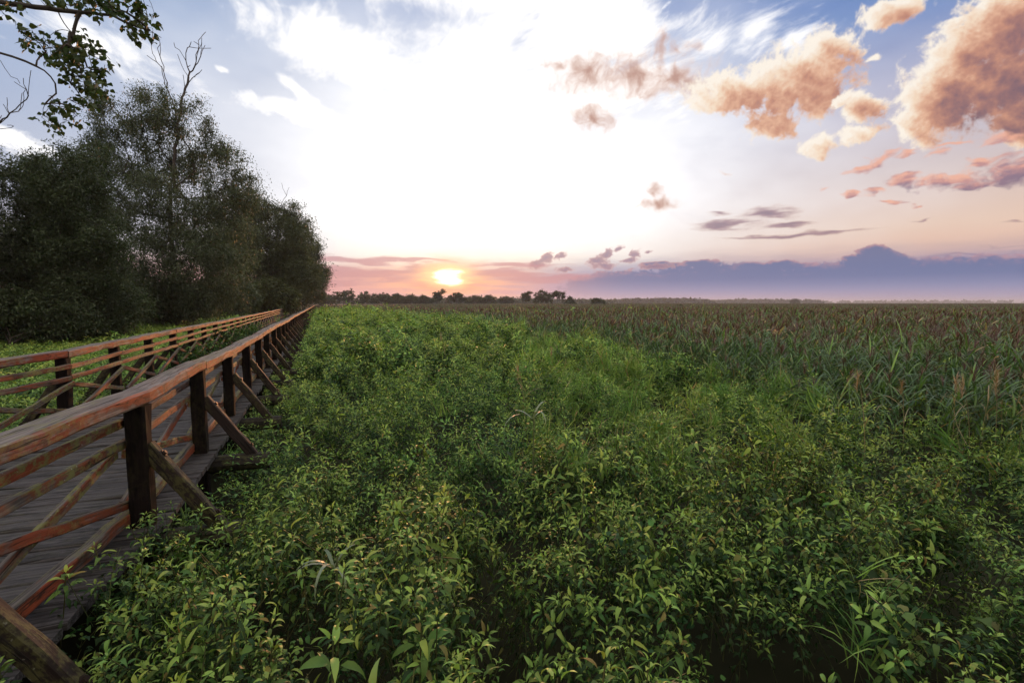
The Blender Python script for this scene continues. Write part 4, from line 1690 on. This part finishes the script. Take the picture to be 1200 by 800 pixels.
# the rest of its crown, outside the frame, so that it stands as a whole tree
r2 = np.random.default_rng(92)
lob = [(-1.2, 0, 8, 2.0, 2.2, 2.2), (-1.0, -0.6, 10.5, 1.8, 1.8, 2.2), (-2.2, 0.4, 6.4, 1.6, 1.6, 1.6)]
at_ = sample_lobes(r2, lob, 160)
V, F, C = leaf_cloud(r2, at_, 60, 0.35, 0.075, 0.065, DARKG, 0.6)
link('crown', mesh_from('crown', V, F, M_TREE, {'col': C}), pop)

# ---------------------------------------------------------------- far trees on the horizon, each on its own
FAR = [(381, 343, 11, 300, 0, 'dark distant tree just right of the end of the near tree row'),
       (403, 336, 17, 270, 0, 'large domed distant tree behind the boardwalk corner'),
       (431, 340, 13, 330, 0, 'rounded distant tree second from the domed one towards the sun'),
       (449, 341, 12, 340, 0, 'flat topped distant tree between the domed one and the sun'),
       (466, 342, 10, 350, 0, 'narrow distant tree well left of the sun'),
       (481, 343, 10, 355, 0, 'low distant tree in the row left of the sun'),
       (497, 344, 10, 350, 0, 'distant tree just left of the pair below the sun'),
       (513, 338, 9, 330, 1, 'open crowned distant tree directly below the setting sun'),
       (535, 341, 12, 330, 0, 'broad distant tree just right of the setting sun'),
       (557, 345, 12, 380, 0, 'low broad distant tree right of the sun'),
       (574, 344, 10, 380, 0, 'distant tree at the middle of the low row right of the sun'),
       (592, 346, 10, 400, 0, 'last low distant tree before the four separate ones'),
       (616, 340, 8, 330, 1, 'thin see-through distant tree, first of the four separate ones'),
       (636, 338, 12, 320, 0, 'tallest domed tree of the four separate ones on the horizon'),
       (653, 340, 10, 325, 1, 'open domed tree third of the four separate ones on the horizon'),
       (668, 346, 8, 320, 2, 'small pointed dark tree last of the four separate ones on the horizon'),
       (701, 347, 9, 320, 3, 'lone low bush on the horizon right of the four separate trees'),
       (797, 355.6, 6, 150, 3, 'small dark bush alone in the far reeds'),
       (931, 349.5, 4, 900, 0, 'tiny lone tree standing before the far woods on the right')]
for i, (x, yt, hw, D, kind, lab) in enumerate(FAR):
    z0 = float(ground_z(np.array([x * 0.0]), np.array([float(D)]))[0])
    p = at(x, 356, D)
    k = D / FPX
    zt = at(x, yt + 1.2, D).z
    Hh = max(zt - z0, 1.0)
    w = hw * k
    if kind == 2:
        lob = [(0, 0, Hh * q, w * (1.1 - q), w * (1.1 - q), Hh * 0.16) for q in (0.18, 0.36, 0.55, 0.74, 0.9)]
    elif kind == 3:
        lob = [(-w * .4, 0, Hh * .45, w * .6, w * .6, Hh * .5), (w * .4, 0, Hh * .38, w * .6, w * .6, Hh * .42), (0, 0, Hh * .6, w * .4, w * .4, Hh * .38)]
    else:
        rr = np.random.default_rng(700 + i)
        lob = [(0, 0, Hh * .58, w * .75, w * .75, Hh * .38), (-w * .5, 0, Hh * .42, w * .5, w * .6, Hh * .38), (w * .5, 0, Hh * .40, w * .5, w * .6, Hh * .38),
               (rr.uniform(-.4, .4) * w, 0, Hh * .8, w * .45, w * .5, Hh * .19)]
        if kind == 1:
            lob = [(rr.uniform(-.7, .7) * w, rr.uniform(-.5, .5) * w, Hh * rr.uniform(.35, .88), w * .42, w * .42, Hh * .15) for _ in range(14)]
    tree('distant_tree' if kind != 3 else 'distant_bush', 'tree' if kind != 3 else 'bush', lab, (p.x, D, z0 - 0.1), lob, [(0, 0, 0), (0, 0, Hh * .25), (0.02 * Hh, 0, Hh * .5)],
         110 if kind != 1 else 70, 40, 0.9 * k * 1.7, 1.3 * k, 0.8 * k, DARKG + OLIVE[1:], 800 + i, 0.05 * k, None, droop=0.3, mat=M_FAR)


def far_woods():
    """far-off woods that read as one mass"""
    r = np.random.default_rng(900)
    Vs, Fs, Cs, n = [], [], [], 0
    for (x0, x1, yt, D, cnt, hw) in [(300, 520, 348, 620, 90, 9), (500, 640, 349, 700, 70, 8), (575, 720, 351, 900, 60, 6), (715, 832, 349.6, 1250, 90, 4), (832, 962, 351.2, 1700, 110, 3), (690, 760, 351.6, 1500, 40, 3),
                                     (-500, 320, 345, 560, 160, 12), (960, 1500, 352.8, 3200, 150, 2.5)]:
        k = D / FPX
        for q in range(cnt):
            x = r.uniform(x0, x1)
            d = D * r.uniform(0.95, 1.12)
            p = at(x, 356, d)
            z0 = 1.05
            e = 1.0 - 0.35 * (abs((x - (x0 + x1) / 2) / ((x1 - x0) / 2)) ** 3)
            Hh = max((at(x, yt, d).z - z0) * e * r.uniform(0.72, 1.08), 2.0)
            w = hw * k * r.uniform(0.7, 1.2)
            c = np.stack([p.x + r.normal(0, .45, 14) * w, d + r.normal(0, .4, 14) * w, z0 + Hh * r.uniform(0.12, 0.92, 14)], -1)
            V, F, C = leaf_cloud(r, c, 9, 0.35 * w + 0.05 * Hh, 2.6 * k, 1.7 * k, DARKG + OLIVE[1:], 0.2)
            Vs.append(V)
            Fs.append(F + n)
            Cs.append(C)
            n += len(V)
    o = link('distant_woods', mesh_from('distant_woods', np.concatenate(Vs), np.concatenate(Fs), M_FAR, {'col': np.concatenate(Cs)}))
    tag(o, 'long low woods along the horizon', 'woods', kind='stuff')


far_woods()

# very low ridge beyond everything
m, t, b, out = new_mat('far_hills')
geo = t.nodes.new('ShaderNodeNewGeometry')
nb = b.noise(b.v('MULTIPLY', geo.outputs['Position'], (.004, .004, .02)), 1.0, 4, 0.6)
p = principled(t, b, b.mix(nb, (0.045, 0.06, 0.035, 1), (0.07, 0.085, 0.045, 1)), 0.95, 0.1)
t.links.new(p.outputs[0], out.inputs[0])
xs = np.linspace(-11000, 11000, 240)
V, F = [], []
for x in xs:
    h = 14 + 16 * max(0, float(fbm(np.array([x / 1800.0]), np.array([0.3]), 1701, 4)[0]) + 0.3) * (0.4 + 0.6 * float(sstep(np.array([x]), -500, 3500)[0]))
    for (yy, hh) in ((7600, 0.8), (7900, h * .8), (8300, h), (9200, 0.8)):
        V.append((x * 1.2, yy + 0.0, hh))
for i in range(len(xs) - 1):
    for q in range(3):
        a = i * 4 + q
        F.append((a, a + 4, a + 5, a + 1))
o = link('hills', mesh_from('hills', np.array(V), F, m, smooth=True))
o['kind'] = 'structure'
# ---------------------------------------------------------------- single plants that stand out
def plant_object(name, label, cat, pos, parts, group=None):
    """parts: list of (part name, template, material)"""
    root = empty(name, pos)
    tag(root, label, cat, group)
    for nm, (v, f, c), mt in parts:
        link(nm, mesh_from(nm, v, f, mt, {'col': c}, smooth=True), root)
    return root


def sprout(seed, n, L, col):
    r = np.random.default_rng(seed)
    t, st = Tpl(), Tpl()
    st.tube([(0, 0, -0.55), (0.01, 0, -0.2), (0.015, 0.01, 0.06)], 0.006, (0.16, 0.19, 0.09), 4)
    for k in range(n):
        v, f = strip(L * r.uniform(0.7, 1.15), 0.020, 8, r.uniform(0.5, 1.2), r.uniform(2.8, 4.0), r.normal(0, 0.4))
        t.add(rot(v, k * 6.283 / n + r.normal(0, 0.35)), f, vary(r, col, 0.05, 0.15))
    return [('stem', st.done(), M_REED), ('leaves', t.done(), M_REED)]


def on_growth(x, y, dz=0.0):
    """point on the top of the growth under a pixel"""
    d = pix_dir(x, y)
    t_ = np.arange(20, 6000) * 0.01
    hit = np.argmax(CAM_Z + d.z * t_ < veg_top(d.x * t_, d.y * t_))
    p = Vector((0, 0, CAM_Z)) + d * float(t_[hit])
    return (p.x, p.y, p.z + dz)


PALE = (0.20, 0.26, 0.17)
plant_object('reed_sprout', 'pale blue green reed sprout with drooping blades among the nettles near the boardwalk', 'reed', on_growth(392, 690, 0.12), sprout(1, 7, 0.40, PALE))
plant_object('reed_sprout', 'small pale reed sprout alone in the middle of the green growth', 'reed', on_growth(624, 512, 0.16), sprout(2, 5, 0.42, PALE))


def dry_panicle(seed, H):
    r = np.random.default_rng(seed)
    st, hd = Tpl(), Tpl()
    ln = r.normal(0, 0.10, 2)
    pts = [(ln[0] * q * q, ln[1] * q * q, H * (q - 1) + 0.3) for q in np.linspace(0, 1, 6)]
    st.tube(pts, [0.005, 0.005, 0.004, 0.004, 0.003, 0.002], (0.30, 0.24, 0.13), 4)
    for k in range(2):
        v, f = strip(0.4, 0.014, 5, 1.0, 2.0, r.normal(0, .5))
        st.add(rot(v, r.uniform(0, 6.3)) + np.array(pts[2 + k], np.float32), f, vary(r, C_STRAW, 0.05, 0.15))
    tip = np.array(pts[-1], np.float32)
    a0 = r.uniform(0, 6.3)
    for k in range(46):
        v, f = strip(r.uniform(0.06, 0.17), 0.006, 3, r.uniform(0.4, 1.5), r.uniform(0.2, 1.6))
        hd.add(rot(v, a0 + r.normal(0, 1.2)) + tip + np.array([0, 0, -0.22 * r.random()], np.float32), f, vary(r, (0.36, 0.25, 0.15), 0.08, 0.2))
    return [('stalk', st.done(), M_REED), ('seed_head', hd.done(), M_REED)]


for i, (x, y) in enumerate([(1118, 478), (1138, 488), (1152, 474), (1168, 486), (1186, 476), (1196, 492), (1176, 466), (1060, 482), (1015, 487)]):
    plant_object('dry_grass', 'straw coloured dry grass stalk with a feathery seed head at the near edge of the reeds on the right', 'grass stalk',
                 on_growth(x, y + 14, 0.30), dry_panicle(40 + i, 1.0), 'dry grass stalks at the edge of the reeds')
for i, (x, y) in enumerate([(615, 462), (648, 428), (522, 410)]):
    plant_object('dry_stalk', ['thin brown dry stalk standing in the grass before the reeds, nearest of three', 'thin brown dry stalk in the grass, nearest to the edge of the reeds',
                               'thin brown dry stalk in the far green growth left of the reeds'][i], 'grass stalk', on_growth(x, y, 0.15), dry_panicle(60 + i, 0.9))

# taller nettles that stand clear of the rest
r = np.random.default_rng(71)
for i, (x, y, lab) in enumerate([(455, 690, 'tall seeding nettle clump right of the pale drooping reed sprout'),
                                 (300, 700, 'bright topped nettle clump in front of the nearest outrigger braces'),
                                 (880, 700, 'leafy nettle clump beside a dark gap near the bottom right'),
                                 (1120, 640, 'large nettle clump at the right edge of the foreground'),
                                 (180, 640, 'nettle clump crowding the foot of the nearest tall post')]):
    parts = []
    tt, ss = Tpl(), Tpl()
    for k in range(11):
        H = r.uniform(0.55, 0.75)
        v, f, c = nettle(r, 0, H, 10)
        v = v * 0.58
        off = np.array([r.normal(0, 0.13), r.normal(0, 0.13), r.uniform(-0.12, 0.14)], np.float32)
        tt.add(v + off, f, (1, 1, 1))
        tt.c[-1] = c * 1.1
    plant_object('nettle_clump', lab, 'nettle', on_growth(x, y, 0.10), [('leaves', tt.done(), M_LEAF)])
# ---------------------------------------------------------------- evening air over the marsh
def build_haze():
    m = bpy.data.materials.new('haze')
    m.use_nodes = True
    t = m.node_tree
    t.nodes.clear()
    out = t.nodes.new('ShaderNodeOutputMaterial')
    v = t.nodes.new('ShaderNodeVolumePrincipled')
    v.inputs['Color'].default_value = (0.80, 0.84, 0.95, 1)
    v.inputs['Density'].default_value = HAZE
    v.inputs['Anisotropy'].default_value = 0.3
    t.links.new(v.outputs[0], out.inputs['Volume'])
    m.cycles.homogeneous_volume = True
    x, y0, y1, z0, z1 = 16000, -15000, 15000, -3.0, 45.0
    V = [(sx * x, yy, zz) for zz in (z0, z1) for yy in (y0, y1) for sx in (-1, 1)]
    F = [(0, 2, 3, 1), (4, 5, 7, 6), (0, 1, 5, 4), (2, 6, 7, 3), (0, 4, 6, 2), (1, 3, 7, 5)]
    o = link('haze', mesh_from('haze', V, F, m))
    o['kind'] = 'stuff'


HAZE = 2.1e-4
build_haze()
